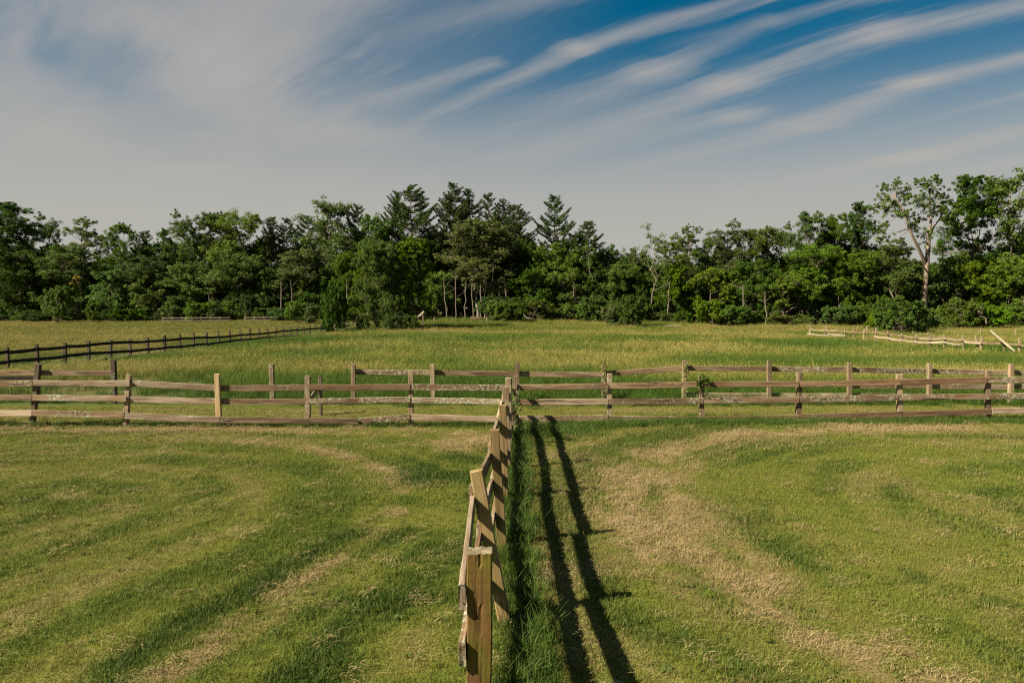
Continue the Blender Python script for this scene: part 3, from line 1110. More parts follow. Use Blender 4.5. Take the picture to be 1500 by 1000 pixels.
def cards(centres, nrm, size, aspect, tint, r, up=None):
    """one bent diamond leaf per centre (4 verts, 1 quad)"""
    n = len(centres)
    nrm = nrm / np.linalg.norm(nrm, axis=1, keepdims=True)
    rv = r.normal(size=(n, 3)) if up is None else up
    a = np.cross(nrm, rv)
    a /= np.maximum(np.linalg.norm(a, axis=1, keepdims=True), 1e-6)
    b = np.cross(nrm, a)
    s = size[:, None]
    v0 = centres - a * s
    v1 = centres - b * s * aspect + nrm * s * 0.15
    v2 = centres + a * s
    v3 = centres + b * s * aspect + nrm * s * 0.15
    V = np.stack([v0, v1, v2, v3], 1).reshape(-1, 3)
    Q = np.arange(4 * n).reshape(n, 4)
    return V, Q, np.repeat(tint, 4)


def leaf_clumps(cl, per, r, leaf=0.17, flat=0.9):
    """cl: (n,4) centre+radius. leaves in each clump's shell, facing outward and up"""
    n = len(cl)
    c = np.repeat(cl[:, :3], per, 0)
    rad = np.repeat(cl[:, 3], per)
    d = r.normal(size=(n * per, 3))
    d /= np.linalg.norm(d, axis=1, keepdims=True)
    rr = rad * r.uniform(0.35, 1.08, n * per)
    off = d * rr[:, None]
    off[:, 2] *= flat
    nrm = d * 0.9 + np.array([0, 0, .22]) + r.normal(size=d.shape) * 0.5
    tint = np.clip(np.repeat(r.uniform(0.1, 0.9, n), per) * .6 + r.uniform(0, 1, n * per) * 0.4, 0, 1)
    size = leaf * r.uniform(0.7, 1.35, n * per)
    return cards(c + off, nrm, size, 0.62, tint, r)


def crooked(a, b, n, amp, r):
    a, b = Vector(a), Vector(b)
    pts = [a]
    for i in range(1, n):
        f = i / n
        pts.append(a.lerp(b, f) + Vector((r.normal(), r.normal(), r.normal() * .4)) * amp * math.sin(f * math.pi))
    pts.append(b)
    return pts


def broad_tree(name, seed, H=18.0, W=9.0, cb=0.25, lobes=28, sub=17, per=60, leaf=0.098, mat='leaf', bark='bark', gap=0.0, trunk_r=0.24, lobe_r=1.0, fork=0.45, stems=1):
    """returns (trunk mesh, crown mesh). cb: height share where the crown starts"""
    r = np.random.default_rng(seed)
    tb = TB()
    cz0, cz1 = H * cb, H
    cen = []
    # lobes spread through an uneven egg
    tries = 0
    while len(cen) < lobes and tries < 4000:
        tries += 1
        f = r.uniform(0.02, 1) ** 0.68
        z = cz0 + (cz1 - cz0) * f
        env = W / 2 * math.sqrt(max(0.05, 1 - ((f - .42) / .66) ** 2)) * r.uniform(.8, 1.05)
        rr_ = env * math.sqrt(r.uniform(0.02, 1)) * 0.80
        an = r.uniform(0, 2 * math.pi)
        R = (0.11 + 0.09 * r.uniform()) * W * lobe_r * (1.0 - 0.25 * f * f)
        p = np.array([rr_ * math.cos(an), rr_ * math.sin(an), min(z, H - R * .75)])
        if all(np.linalg.norm(p - q[:3]) > (R + q[3]) * (0.40 + gap) for q in cen):
            cen.append(np.array([*p, R]))
    cen = np.array(cen)
    # trunk
    topz = H * 0.80
    ax = []
    for st_ in range(stems):
        ang = r.uniform(0, 6.28)
        sp = 0 if stems == 1 else W * .22
        base = (0.25 * math.cos(ang) * (stems > 1), 0.25 * math.sin(ang) * (stems > 1), -0.4)
        end = (sp * math.cos(ang) + r.normal() * .4, sp * math.sin(ang) + r.normal() * .4, topz * r.uniform(.85, 1))
        tr = crooked(base, end, 8, 0.35, r)
        rad = [trunk_r * (1.25 if i == 0 else 1) * (1 - 0.85 * i / 8) / (stems ** .4) for i in range(9)]
        tb.tube(tr, rad, 7)
        ax.append((tr, rad))
    # limbs to lobes, twigs to clumps
    cls = []
    for c in cen:
        tr, rad = min(ax, key=lambda a: min((Vector(c[:3]) - p).length for p in a[0]))
        target = c[2] - max(0.8, 0.55 * math.hypot(c[0], c[1])) - r.uniform(0, 1.5)
        i = min(range(1, len(tr)), key=lambda j: abs(tr[j].z - max(target, H * fork * .6)))
        limb = crooked(tr[i], c[:3], 4, 0.28, r)
        r0 = min(rad[i] * .75, trunk_r * .45)
        tb.tube(limb, [r0 * (1 - .2 * j) + .015 for j in range(5)], 5)
        for q in range(sub):
            d = r.normal(size=3)
            d /= np.linalg.norm(d)
            d[2] = d[2] * 0.8 + 0.12
            R = c[3]
            p = c[:3] + d * R * r.uniform(.35, 1.25)
            cr = R * r.uniform(.20, .44)
            cls.append((*p, cr))
            if q % 2 == 0:
                tb.tube([Vector(c[:3]), Vector(p)], [.045, .015], 3)
    cls = np.array(cls)
    V, Q, T = leaf_clumps(cls, per, r, leaf)
    me = mesh_np(name + '_crown', V, [Q], [M[mat]], False, {'tint': T})
    return tb.mesh(name + '_trunk', M[bark]), me


def pine_tree(name, seed, H=22.0, W=8.0, cb=0.3, irregular=0.35, mat='needle', step=0.72, taper=0.72):
    r = np.random.default_rng(seed)
    tb = TB()
    tr = crooked((0, 0, -.4), (r.normal() * .2, r.normal() * .2, H), 8, .12, r)
    tb.tube(tr, [.30 * (1 - .93 * i / 8) for i in range(9)], 7)
    cl = []
    z = H * cb
    while z < H - 0.3:
        f = (z - H * cb) / (H * (1 - cb))
        env = min(W / 2, (H - z) * .60 + .25) * min(1, .75 + f * 2.2)
        for b in range(r.integers(5, 8)):
            L = env * r.uniform(1 - irregular, 1.12) + .25
            if r.uniform() < irregular * .35:
                continue
            an = r.uniform(0, 6.28)
            rise = 0.12 + 0.35 * f + r.normal() * .08
            zz = z + r.uniform(-.25, .25)
            P = []
            for j in range(5):
                q = j / 4
                P.append(Vector((math.cos(an) * L * q, math.sin(an) * L * q, zz + L * (rise * q * .5 + .28 * q * q - .10 * math.sin(q * 3.1)))))
            tb.tube(P, [.05 * (1 - .2 * j) * min(1, L / 2.5) + .01 for j in range(5)], 3)
            m = max(3, int(L / .30))
            for j in range(m):
                q = 0.25 + 0.75 * (j + 1) / m if L > .8 else (j + 1) / m
                i0 = min(3, int(q * 4))
                p = P[i0].lerp(P[i0 + 1], q * 4 - i0)
                side = (1 - q) * .45 * L * .5 + .12
                for sgn in (-1, 1):
                    o_ = Vector((-math.sin(an), math.cos(an), 0)) * sgn * side * r.uniform(.3, 1.1)
                    cl.append((p.x + o_.x, p.y + o_.y, p.z + .05 + r.normal() * .04, .27))
        z += step * r.uniform(.8, 1.2)
    for i in range(3):
        cl.append((tr[-1].x, tr[-1].y, H - .1 - .3 * i, .24))
    cl = np.array(cl)
    per = 13
    n = len(cl)
    c = np.repeat(cl[:, :3], per, 0)
    d = r.normal(size=(n * per, 3))
    d[:, 2] = np.abs(d[:, 2]) * .7 + .1
    d /= np.linalg.norm(d, axis=1, keepdims=True)
    cc = c + d * (np.repeat(cl[:, 3], per) * r.uniform(.3, .9, n * per))[:, None]
    nr = np.cross(d, r.normal(size=d.shape))
    tint = np.clip(np.repeat(r.uniform(0.1, .8, n), per) * .5 + r.uniform(0, 1, n * per) * .5, 0, 1)
    # long axis of the card along d
    nr /= np.maximum(np.linalg.norm(nr, axis=1, keepdims=True), 1e-6)
    a = d
    b = np.cross(nr, a)
    s = (.17 * r.uniform(.7, 1.3, n * per))[:, None]
    V = np.stack([cc - a * s, cc - b * s * .30, cc + a * s, cc + b * s * .30], 1).reshape(-1, 3)
    Q = np.arange(4 * n * per).reshape(-1, 4)
    me = mesh_np(name + '_crown', V, [Q], [M[mat]], False, {'tint': np.repeat(tint, 4)})
    return tb.mesh(name + '_trunk', M['bark']), me


def bare_tree(name, seed, H=15.0, spread=5.0, bark='bark_dead', n1=9, leafy=0.0, lean=0.0, start=.35, r0=.16, mat='leaf_olive', forks=2):
    r = np.random.default_rng(seed)
    tb = TB()
    tr = crooked((0, 0, -.4), (lean, 0, H), 8, .35, r)
    rad = [r0 * (1 - .8 * i / 8) + .02 for i in range(9)]
    tb.tube(tr, rad, 6)
    ends = [(tr[-1].x, tr[-1].y, tr[-1].z)]
    for i in range(n1):
        f = start + (1 - start) * (i + .5) / n1
        j = min(7, int(f * 8))
        p = tr[j].lerp(tr[j + 1], f * 8 - j)
        an = r.uniform(0, 6.28)
        L = spread * .5 * (1.15 - .75 * f) * r.uniform(.6, 1.3) * 1.4
        e = p + Vector((math.cos(an) * L, math.sin(an) * L, L * r.uniform(.5, 1.3)))
        br = crooked(p, e, 4, .22, r)
        tb.tube(br, [rad[j] * .5 * (1 - .2 * k) + .012 for k in range(5)], 4)
        ends.append(tuple(e))
        for k in range(forks):
            q = br[2 + k % 3] if k % 3 < 3 else br[2]
            e2 = q + Vector((r.normal() * .5, r.normal() * .5, r.uniform(.4, 1.1))) * L * .45
            tb.tube(crooked(q, e2, 2, .08, r), [.035, .025, .010], 3)
            ends.append(tuple(e2))
    crown = None
    if leafy > 0:
        E = np.array(ends)
        cl = []
        for e in E:
            for k in range(int(4 * leafy) + 1):
                cl.append((*(e + r.normal(size=3) * .5), .5 * r.uniform(.6, 1.2)))
        V, Q, T = leaf_clumps(np.array(cl), int(16 + 14 * leafy), r, .13)
        crown = mesh_np(name + '_crown', V, [Q], [M[mat]], False, {'tint': T})
    return tb.mesh(name + '_trunk', M[bark]), crown


def shrub(name, seed, H=3.2, W=4.5, mat='leaf', per=46, lobes=16, leaf=.12):
    return broad_tree(name, seed, H, W, 0.02, lobes, 13, 52, leaf * .75, mat, 'bark', 0, .06, 1.2, .1, 3)


# reference trees: (meshes, nominal height, nominal width)
PR = {
    'broad1': (broad_tree('broad1', 11), 18, 9), 'broad2': (broad_tree('broad2', 12, lobes=30), 18, 9),
    'broad3': (broad_tree('broad3', 13, cb=.12, lobes=32), 18, 9),
    'mid': (broad_tree('mid', 113, H=11, W=9, cb=.05, lobes=34), 11, 9), 'low_green': (broad_tree('low_green', 114, H=7.5, W=7, cb=.03, lobes=26, sub=14, per=52), 7.5, 7),
    'low_dark': (broad_tree('low_dark', 115, H=7.5, W=7, cb=.03, lobes=28, sub=14, per=52, mat='leaf_dark'), 7.5, 7),
    'low_bright': (broad_tree('low_bright', 116, H=7.5, W=7, cb=.03, lobes=24, sub=14, per=52, mat='leaf_bright'), 7.5, 7),
    'dense': (broad_tree('dense', 14, H=11.5, W=9, cb=.03, lobes=36, mat='leaf_dark'), 11.5, 9),
    'bright1': (broad_tree('bright1', 15, H=14, W=8, cb=.08, lobes=32, mat='leaf_bright'), 14, 8),
    'bright2': (broad_tree('bright2', 16, H=11.5, W=8.5, cb=.05, lobes=34, mat='leaf_bright'), 11.5, 8.5),
    'olive': (broad_tree('olive', 17, H=17, W=9, cb=.27, lobes=44, mat='leaf_olive', bark='bark_mid', leaf=.105, per=40, trunk_r=.17), 17, 9),
    'dark': (broad_tree('dark', 18, H=20, W=8, cb=.2, lobes=36, mat='leaf_dark'), 20, 8),
    'airy1': (broad_tree('airy1', 19, H=19, W=7.5, cb=.40, lobes=24, sub=14, per=42, gap=.05, lobe_r=1.0), 19, 7.5),
    'airy2': (broad_tree('airy2', 20, H=19, W=7, cb=.38, lobes=24, sub=14, per=36, gap=.05, lobe_r=.95, mat='leaf_olive', bark='bark_mid'), 19, 7),
    'pine1': (pine_tree('pine1', 31, W=9.5, cb=.22), 22, 9), 'pine2': (pine_tree('pine2', 32, W=9, irregular=.5, cb=.28), 22, 8.5),
    'pine3': (pine_tree('pine3', 33, W=7, irregular=.4, cb=.2), 22, 6.5), 'pine4': (pine_tree('pine4', 34, H=18, W=6, cb=.12, irregular=.3), 18, 5.5),
    'pine5': (pine_tree('pine5', 37, W=8, irregular=.6, cb=.25, step=.9), 22, 8), 'pine6': (pine_tree('pine6', 38, W=8.5, irregular=.5, cb=.25, step=.62), 22, 8),
    'shrub1': (shrub('shrub1', 41), 3.2, 4.5), 'shrub2': (shrub('shrub2', 42, mat='leaf_bright'), 3.2, 4.5),
    'shrub3': (shrub('shrub3', 43, mat='leaf_dark'), 3.2, 4.5), 'shrub4': (shrub('shrub4', 44, mat='leaf_olive'), 3.2, 4.5),
    'bare1': (bare_tree('bare1', 51, 15, 5, n1=11, r0=.10, leafy=.4, mat='leaf'), 15, 5), 'bare2': (bare_tree('bare2', 52, 15, 4, 'bark_mid', 8, .5, mat='leaf', r0=.13), 15, 4),
    'bare3': (bare_tree('bare3', 53, 15, 5.5, 'bark_dead', 16, .9, mat='leaf_olive', start=.45, r0=.12, forks=3), 15, 5.5),
}


def place_tree(kind, x, y, H, Wd, name, label, cat, group=None, rz=None, z=None):
    if kind in ('broad3', 'broad1', 'broad2') and H < 13.5:
        kind = 'mid'
    if H < 9.5:
        kind = {'mid': 'low_green', 'dense': 'low_dark', 'bright2': 'low_bright'}.get(kind, kind)
    (tm, cm), h0, w0 = PR[kind]
    z = g(x, y) if z is None else z
    e = empty(name, (x, y, z - .05), label, cat, group, random.uniform(0, 6.28) if rz is None else rz)
    sw = Wd / w0
    e.scale = (sw, sw, H / h0)
    e.rotation_euler = (random.uniform(-.03, .03), random.uniform(-.03, .03), e.rotation_euler[2])
    t_ = link('trunk', tm, e)
    if cm is not None:
        link('crown', cm, e)
    return e


# front trees read off the photograph: px centre, top row, width px, kind, depth behind the wood's edge, label
TREES = [
    (8, 300, 84, 'dark', 6, 'tall dark spreading tree at the far left edge of the wood'),
    (-40, 315, 80, 'dark', 8, 'dark tree cut by the left edge of the picture'),
    (70, 316, 46, 'airy1', 8, 'slim tall tree with small loose crown, second from the far left'),
    (121, 321, 60, 'airy2', 8, 'pale airy tree with see-through crown above the orange leaves'),
    (174, 331, 52, 'broad3', 7, 'round dense dome-topped tree right of the pale airy tree'),
    (214, 341, 34, 'pine4', 10, 'small dark ragged conifer in the dip of the left treeline'),
    (238, 338, 34, 'dark', 9, 'narrow dark tree next to the small ragged conifer'),
    (263, 313, 46, 'airy1', 7, 'tall loose tree rising just left of the broad green crown'),
    (306, 313, 60, 'broad2', 6, 'left half of the broad green crown in the left wood'),
    (348, 313, 76, 'bright1', 6, 'broad bright green flat-topped tree in the left wood'),
    (398, 321, 34, 'pine4', 8, 'dark narrow conifer just right of the broad bright crown'),
    (422, 322, 34, 'pine3', 9, 'second dark narrow conifer left of the half-dead pale tree'),
    (447, 319, 34, 'pine4', 9, 'dark narrow conifer touching the half-dead pale tree'),
    (484, 314, 54, 'bare3', 4, 'half-dead pale tree with long bleached trunk and thin brown crown'),
    (525, 303, 32, 'pine4', 8, 'single small pointed pine left of the tall pines'),
    (548, 315, 50, 'bright1', 4, 'bright green ragged tree left of the tall pines'),
    (577, 283, 44, 'pine5', 9, 'ragged pine just left of the tallest cone-shaped pine'),
    (604, 274, 82, 'pine1', 7, 'tallest cone-shaped pine with long layered branches'),
    (662, 273, 58, 'pine6', 8, 'tall pine at the left end of the dense pine group'),
    (691, 281, 42, 'pine3', 10, 'pointed pine second from left in the dense pine group'),
    (716, 286, 46, 'pine5', 8, 'pine in the middle of the dense pine group'),
    (738, 294, 50, 'pine1', 9, 'pine fourth from left in the dense pine group'),
    (758, 303, 62, 'pine6', 7, 'feathery pine at the right end of the dense pine group'),
    (628, 345, 44, 'pine3', 6, 'lower pine filling the gap right of the tallest pine'),
    (700, 327, 104, 'olive', 0, 'light olive tree with rounded crown in front of the pine group'),
    (783, 356, 50, 'dense', 2, 'dark rounded tree right of the pine group'),
    (816, 289, 58, 'pine2', 6, 'lone crooked pine standing apart with wide open branches'),
    (836, 345, 50, 'pine3', 5, 'dark conifer between the crooked pine and the pale crooked trunk'),
    (863, 327, 42, 'pine4', 4, 'short thick pine right of the lone crooked pine'),
    (812, 362, 70, 'broad3', 1, 'drooping broadleaf tree under the lone crooked pine'),
    (862, 372, 26, 'bare2', -1, 'pale crooked trunk beneath the short thick pine'),
    (897, 364, 46, 'broad3', 5, 'low round tree where the treeline dips right of the pines'),
    (930, 368, 50, 'broad2', 6, 'round tree left of the bleached forked trunk'),
    (908, 388, 66, 'bright2', 0, 'bright bushy tree between the crooked trunk and the forked trunk'),
    (957, 348, 40, 'bare1', -2, 'bleached bare forked trunk with dead twigs in the right centre'),
    (982, 345, 46, 'airy1', 5, 'loose topped tree just right of the bleached forked trunk'),
    (1007, 331, 44, 'airy2', 4, 'pale see-through tree top right of the forked trunk'),
    (1040, 352, 50, 'broad1', 5, 'medium green tree between the see-through top and the ragged tree'),
    (1070, 327, 64, 'airy1', 3, 'ragged tree with a pale slanting limb, right of centre'),
    (1096, 338, 52, 'broad1', 4, 'round topped tree right of the tree with slanting limb'),
    (1121, 335, 40, 'broad2', 5, 'narrow round tree left of the notch in the right treeline'),
    (1151, 330, 44, 'airy1', 6, 'loose green tree in the notch of the right treeline'),
    (1180, 316, 66, 'broad3', 4, 'broad dome-shaped tree left of the dark right-hand trees'),
    (1226, 317, 60, 'broad1', 5, 'flat-topped dark green tree beside the broad dome-shaped tree'),
    (1262, 299, 52, 'dark', 5, 'tall dark pointed broadleaf left of the great pale-trunked tree'),
    (1420, 262, 76, 'dark', 3, 'tall dark dense tree right of the great pale-trunked tree'),
    (1480, 281, 66, 'bare3', 2, 'half-bare tree with pale limbs near the right edge'),
    (1535, 300, 70, 'dark', 4, 'dark tree cut by the right edge of the picture'),
    (30, 368, 90, 'dense', 0, 'low dark tree under the tall spreading tree at far left'),
    (88, 362, 78, 'broad3', 1, 'rounded mid-height tree in front of the slim tall tree'),
    (168, 398, 70, 'bright2', -2, 'bright leafy tree right of the orange leaves'),
    (205, 372, 96, 'dense', 1, 'wide dark dense tree in front of the small conifer'),
    (222, 398, 80, 'broad3', -2, 'low round tree over the left end of the pale fence'),
    (285, 388, 84, 'bright2', -1, 'bright mid-height tree above the pale left fence'),
    (352, 372, 84, 'broad3', 0, 'leafy tree in front of the broad bright crown'),
    (398, 395, 66, 'dense', 0, 'dark low tree left of the bleached trunk'),
    (440, 370, 70, 'olive', 1, 'dull green tree just left of the bleached trunk'),
    (512, 372, 50, 'bright2', 0, 'bright slender tree right of the bleached trunk'),
    (640, 400, 60, 'bright2', 0, 'bright small tree right of the leafy clump'),
    (780, 395, 60, 'dense', -2, 'low dark tree under the right end of the pines'),
    (845, 418, 60, 'broad3', -3, 'low tree before the trunks of the lone pine'),
    (990, 392, 64, 'broad3', 0, 'mid-height tree behind the bleached forked trunk'),
    (1045, 395, 74, 'bright2', -1, 'bright low tree right of centre beneath the ragged tree'),
    (1105, 385, 74, 'broad3', 0, 'mid-height tree under the round topped trees right of centre'),
    (1150, 405, 66, 'bright2', -2, 'bright low tree left of the sagging fence end'),
    (1198, 362, 84, 'bright1', 0, 'bright leafy tree in front of the broad dome-shaped tree'),
    (1256, 372, 84, 'bright2', -1, 'largest bright green tree left of the bare saplings'),
    (1303, 372, 50, 'bare3', -3, 'thin fan of pale bare saplings left of the great tree'),
    (1316, 400, 22, 'bare1', -4, 'bleached bare sapling in front of the pale fan of saplings'),
    (1392, 392, 74, 'broad3', 1, 'leafy tree right behind the great pale trunk'),
    (1440, 385, 76, 'bright2', 0, 'bright tree below the tall dark dense tree'),
    (1490, 375, 80, 'broad3', -1, 'leafy tree near the right edge under the half-bare tree'),
    (1340, 385, 70, 'dense', 3, 'dark tree filling in behind the great pale trunk'),
]
for (px, ty, wp, kind, off, lab) in TREES:
    x0 = (px - 750) / F * 125
    y = float(tree_depth(x0)) + off + 3
    T = at(px, ty, y)
    z = g(T.x, y)
    nm = 'pine_tree' if 'pine' in kind else ('bare_tree' if 'bare' in kind else 'broadleaf_tree')
    place_tree(kind, T.x, y, (T.z - z) * 1.02, wp * y / F * (1.15 if 'pine' in kind else 1.28), nm, lab, 'tree', 'trees of the wood beyond the meadow')

# the great pale-trunked tree on the right, built to its own outline
def great_tree():
    y = 113.0
    k = y / F
    bx, by_ = 1355, 474
    base = at(bx, by_, y)
    e = empty('great_tree', (base.x, y, g(base.x, y)), 'great open-crowned tree with thick pale trunk standing above the right wood', 'tree', 'trees of the wood beyond the meadow')
    zb = e.location.z

    def L(px, py, dy=0.0):
        p = at(px, py, y)
        return Vector((p.x - e.location.x, dy, p.z - zb))
    tb = TB()
    r = np.random.default_rng(77)
    tb.tube([L(1354, 480), L(1354, 440), L(1357, 400), L(1359, 370), L(1361, 345), L(1364, 320), L(1362, 292), L(1360, 272)],
            [.56, .40, .36, .33, .27, .18, .10, .04], 8)
    tb.tube([L(1355, 385), L(1345, 370, -.6), L(1334, 352, -1), L(1325, 335, -1.2), L(1318, 310, -1.0), L(1308, 290, -.8)], [.30, .26, .21, .17, .11, .05], 6)
    tb.tube([L(1362, 345), L(1372, 330, .6), L(1384, 318, 1.2), L(1396, 300, 1.4)], [.2, .15, .1, .05], 5)
    tb.tube([L(1358, 398), L(1348, 392, -1), L(1342, 380, -1.5)], [.14, .1, .04], 4)
    tb.tube([L(1366, 357), L(1372, 368, -1), L(1384, 371, -1.6), L(1398, 362, -2)], [.12, .1, .08, .03], 4)
    lobes = [(1308, 272, 11), (1300, 290, 12), (1292, 308, 12), (1316, 296, 10), (1324, 312, 13), (1333, 276, 12), (1345, 290, 13), (1358, 274, 11),
             (1347, 268, 9), (1366, 296, 13), (1377, 285, 12), (1388, 296, 13), (1393, 312, 12), (1372, 312, 12), (1355, 318, 12), (1340, 330, 11),
             (1302, 330, 11), (1308, 345, 12), (1322, 352, 10), (1344, 348, 13), (1398, 330, 10), (1363, 266, 8), (1384, 304, 9), (1330, 288, 8),
             (1292, 302, 8), (1318, 265, 7), (1310, 318, 9)]
    cls = []
    stems = [L(1318, 310, -1.0), L(1325, 335, -1.2), L(1362, 292), L(1364, 320), L(1384, 318, 1.2), L(1308, 290, -.8), L(1360, 272), L(1396, 300, 1.4)]
    for (px, py, rp) in lobes:
        c = L(px, py, r.uniform(-3, 3))
        R = rp * k
        s = min(stems, key=lambda q: (q - c).length)
        tb.tube(crooked(s, c, 3, .2, r), [.09, .07, .05, .03], 4)
        for q in range(22):
            d = r.normal(size=3)
            d /= np.linalg.norm(d)
            p = np.array(c) + d * np.array([1.1, 1.1, .85]) * R * r.uniform(.25, 1.3)
            cls.append((*p, R * r.uniform(.14, .32)))
            if q % 3 == 0:
                tb.tube([c, Vector(p)], [.03, .012], 3)
    V, Q, T = leaf_clumps(np.array(cls), 30, r, .115)
    link('trunk', tb.mesh('trunk', M['bark_pale']), e)
    link('crown', mesh_np('crown', V, [Q], [M['leaf']], False, {'tint': T}), e)


great_tree()

# the leafy multi-stemmed clump in front of the pines
yc = 101.0
cm1 = broad_tree('clump', 61, 13.2, 11.0, .04, 60, 16, 56, .098, 'leaf_clump', 'bark', -.06, .16, .8, .2, 5)
PR['clump'] = (cm1, 13.2, 11.0)
q = at(556, 485, yc)
place_tree('clump', q.x, yc, 11.6, 9.6, 'leafy_tree', 'large dark leafy many-stemmed tree standing alone in the meadow before the pines', 'tree', rz=.5)
q = at(599, 482, yc + 2)
PR['clump2'] = (broad_tree('clump2', 62, 12, 7, .05, 36, 14, 36, .13, 'leaf', 'bark', -.06, .12, .95, .2, 4), 12, 7)
place_tree('clump2', q.x + .8, yc + 2, 12.4, 7.0, 'leafy_tree', 'lighter leafy tree pressed against the right side of the large clump', 'tree', rz=1.5)
q = at(536, 480, yc + 5)
place_tree('bright2', q.x, yc + 5, 11.5, 4.6, 'leafy_tree', 'bright slender tree rising behind the left side of the large clump', 'tree')
SH = [
    (575, 487, 98, 2.2, 3.0, 'shrub3', 'dark low bush at the foot of the large leafy clump'),
    (602, 486, 98.5, 2.2, 2.6, 'shrub1', 'round bush at the right foot of the large leafy clump'),
    (532, 484, 100, 1.6, 2.2, 'shrub1', 'round bush at the left foot of the large leafy clump'),
    (490, 483, 99, 6.0, 4.2, 'shrub3', 'small dark tree growing on the dark fence left of the clump'),
    (503, 470, 106, 4.0, 3.2, 'shrub1', 'leafy bush behind the small dark fence tree'),
    (459, 470, 117, 3.2, 3.2, 'shrub4', 'small round yellow-green tree left of the fence tree'),
    (438, 470, 122, 3.4, 5.0, 'shrub2', 'bright low bush left of the small round yellow-green tree'),
    (925, 482, 108, 4.6, 5.2, 'shrub3', 'dark bushy shrub standing out at the wood edge right of centre'),
    (896, 479, 110, 3.2, 4.4, 'shrub4', 'olive low shrub left of the dark bushy shrub'),
    (1320, 489, 88, 3.9, 6.6, 'shrub3', 'wide dark mound-shaped shrub above the sagging fence'),
    (1290, 482, 96, 2.9, 4.0, 'shrub1', 'grey-green shrub left of the wide mound-shaped shrub'),
    (1352, 484, 98, 3.1, 4.6, 'shrub1', 'low shrub at the foot of the great pale trunk'),
    (1410, 480, 104, 4.2, 7.0, 'shrub4', 'broad olive shrub right of the great pale trunk'),
    (1452, 482, 104, 3.4, 6.0, 'shrub2', 'bright shrub near the right edge above the sagging fence'),
    (85, 466, 128, 6.2, 5.6, 'shrub2', 'vivid light green sapling under the orange leaves at left'),
    (730, 470, 119, 3.4, 4.6, 'shrub2', 'fresh green shrub under the right side of the olive tree'),
    (752, 470, 118, 3.2, 4.6, 'shrub1', 'green shrub under the right end of the pines'),
]
for (px, py, y, H, Wd, kind, lab) in SH:
    q = at(px, py, y)
    place_tree(kind, q.x, y, H, Wd, 'shrub', lab, 'shrub')
# orange leaves: a low young tree with turned foliage
PR['orange'] = (broad_tree('orange', 66, 8, 2.6, .74, 5, 7, 18, .10, 'orange', 'bark', 0, .06, 1.0), 8, 2.6)
q = at(112, 472, 129)
place_tree('orange', q.x, 129, 8.2, 3.2, 'young_tree', 'young tree with a small orange crown in the dark left wood', 'tree')

LAND = [(8, 'far left spreading tree'), (70, 'slim loose-crowned tree'), (121, 'pale airy tree'), (174, 'dome-topped tree'), (214, 'small ragged conifer'),
        (263, 'loose tree by the broad crown'), (348, 'broad bright green crown'), (398, 'first dark narrow conifer'), (447, 'third dark narrow conifer'), (484, 'half-dead pale tree'),
        (525, 'single small pine'), (560, 'large leafy clump'), (604, 'tallest cone-shaped pine'), (662, 'first pine of the group'), (700, 'light olive tree'), (758, 'feathery pine'),
        (816, 'lone crooked pine'), (863, 'short thick pine'), (908, 'bright bushy tree'), (957, 'bleached forked trunk'), (1007, 'see-through tree top'), (1070, 'ragged tree with slanting limb'),
        (1121, 'narrow round tree'), (1180, 'broad dome-shaped tree'), (1226, 'flat-topped dark tree'), (1262, 'tall dark pointed tree'), (1303, 'pale bare saplings'),
        (1355, 'great pale-trunked tree'), (1420, 'tall dark dense tree'), (1480, 'half-bare tree by the edge')]
_used = set()


def land_label(px, what):
    lx, ln = min(LAND, key=lambda q: abs(q[0] - px))
    d = px - lx
    for side in (('below' if abs(d) < 14 else ('just left of' if d < 0 else 'just right of')), ('left of' if d < 0 else 'right of'), 'near', 'close by', 'beside'):
        for w in what:
            s_ = '%s %s the %s' % (w, side, ln)
            if s_ not in _used:
                _used.add(s_)
                return s_
    return s_


KW = {'shrub1': 'mid-green', 'shrub2': 'bright green', 'shrub3': 'dark green', 'shrub4': 'olive'}
# undergrowth row along the wood's edge: individuals that read alike
r2 = random.Random(5)
x = -100.0
while x < 92:
    dd = float(tree_depth(x)) - 3.5 + r2.uniform(-1.5, 2.0)
    px = 750 + F * x / dd
    k = r2.choice(['shrub1', 'shrub1', 'shrub3', 'shrub3', 'shrub2' if px > 760 else 'shrub3', 'shrub4' if px > 760 else 'shrub1'])
    if not (640 < px < 725):
        H = r2.uniform(1.2, 4.8)
        sz = 'low' if H < 2.4 else ('middling' if H < 3.6 else 'tall')
        if -60 < px < 1560:
            place_tree(k, x, dd, H, r2.uniform(3, 6.5), 'shrub', land_label(px, ['%s %s undergrowth shrub' % (sz, KW[k]), '%s %s leafy shrub' % (sz, KW[k]), 'another %s %s shrub' % (sz, KW[k])]),
                       'shrub', 'undergrowth shrubs along the wood')
    x += r2.uniform(2.0, 4.6)
# low second row
x = -102.0
while x < 96:
    dd = float(tree_depth(x)) + 3.5 + r2.uniform(-1.5, 2.0)
    px = 750 + F * x / dd
    k = r2.choice(['dense', 'broad3', 'dense', 'bright2'])
    H = r2.uniform(6, 9.5)
    if not (650 < px < 745):
        if -90 < px < 1590:
            cw = {'dense': 'dark', 'broad3': 'green', 'bright2': 'bright'}[k]
            place_tree(k, x, dd, H, r2.uniform(5, 7), 'broadleaf_tree', land_label(px, ['low %s tree behind the shrubs' % cw, 'low rounded %s tree filling the gap' % cw]), 'tree', 'lower trees inside the wood')
    x += r2.uniform(3.6, 5.6)
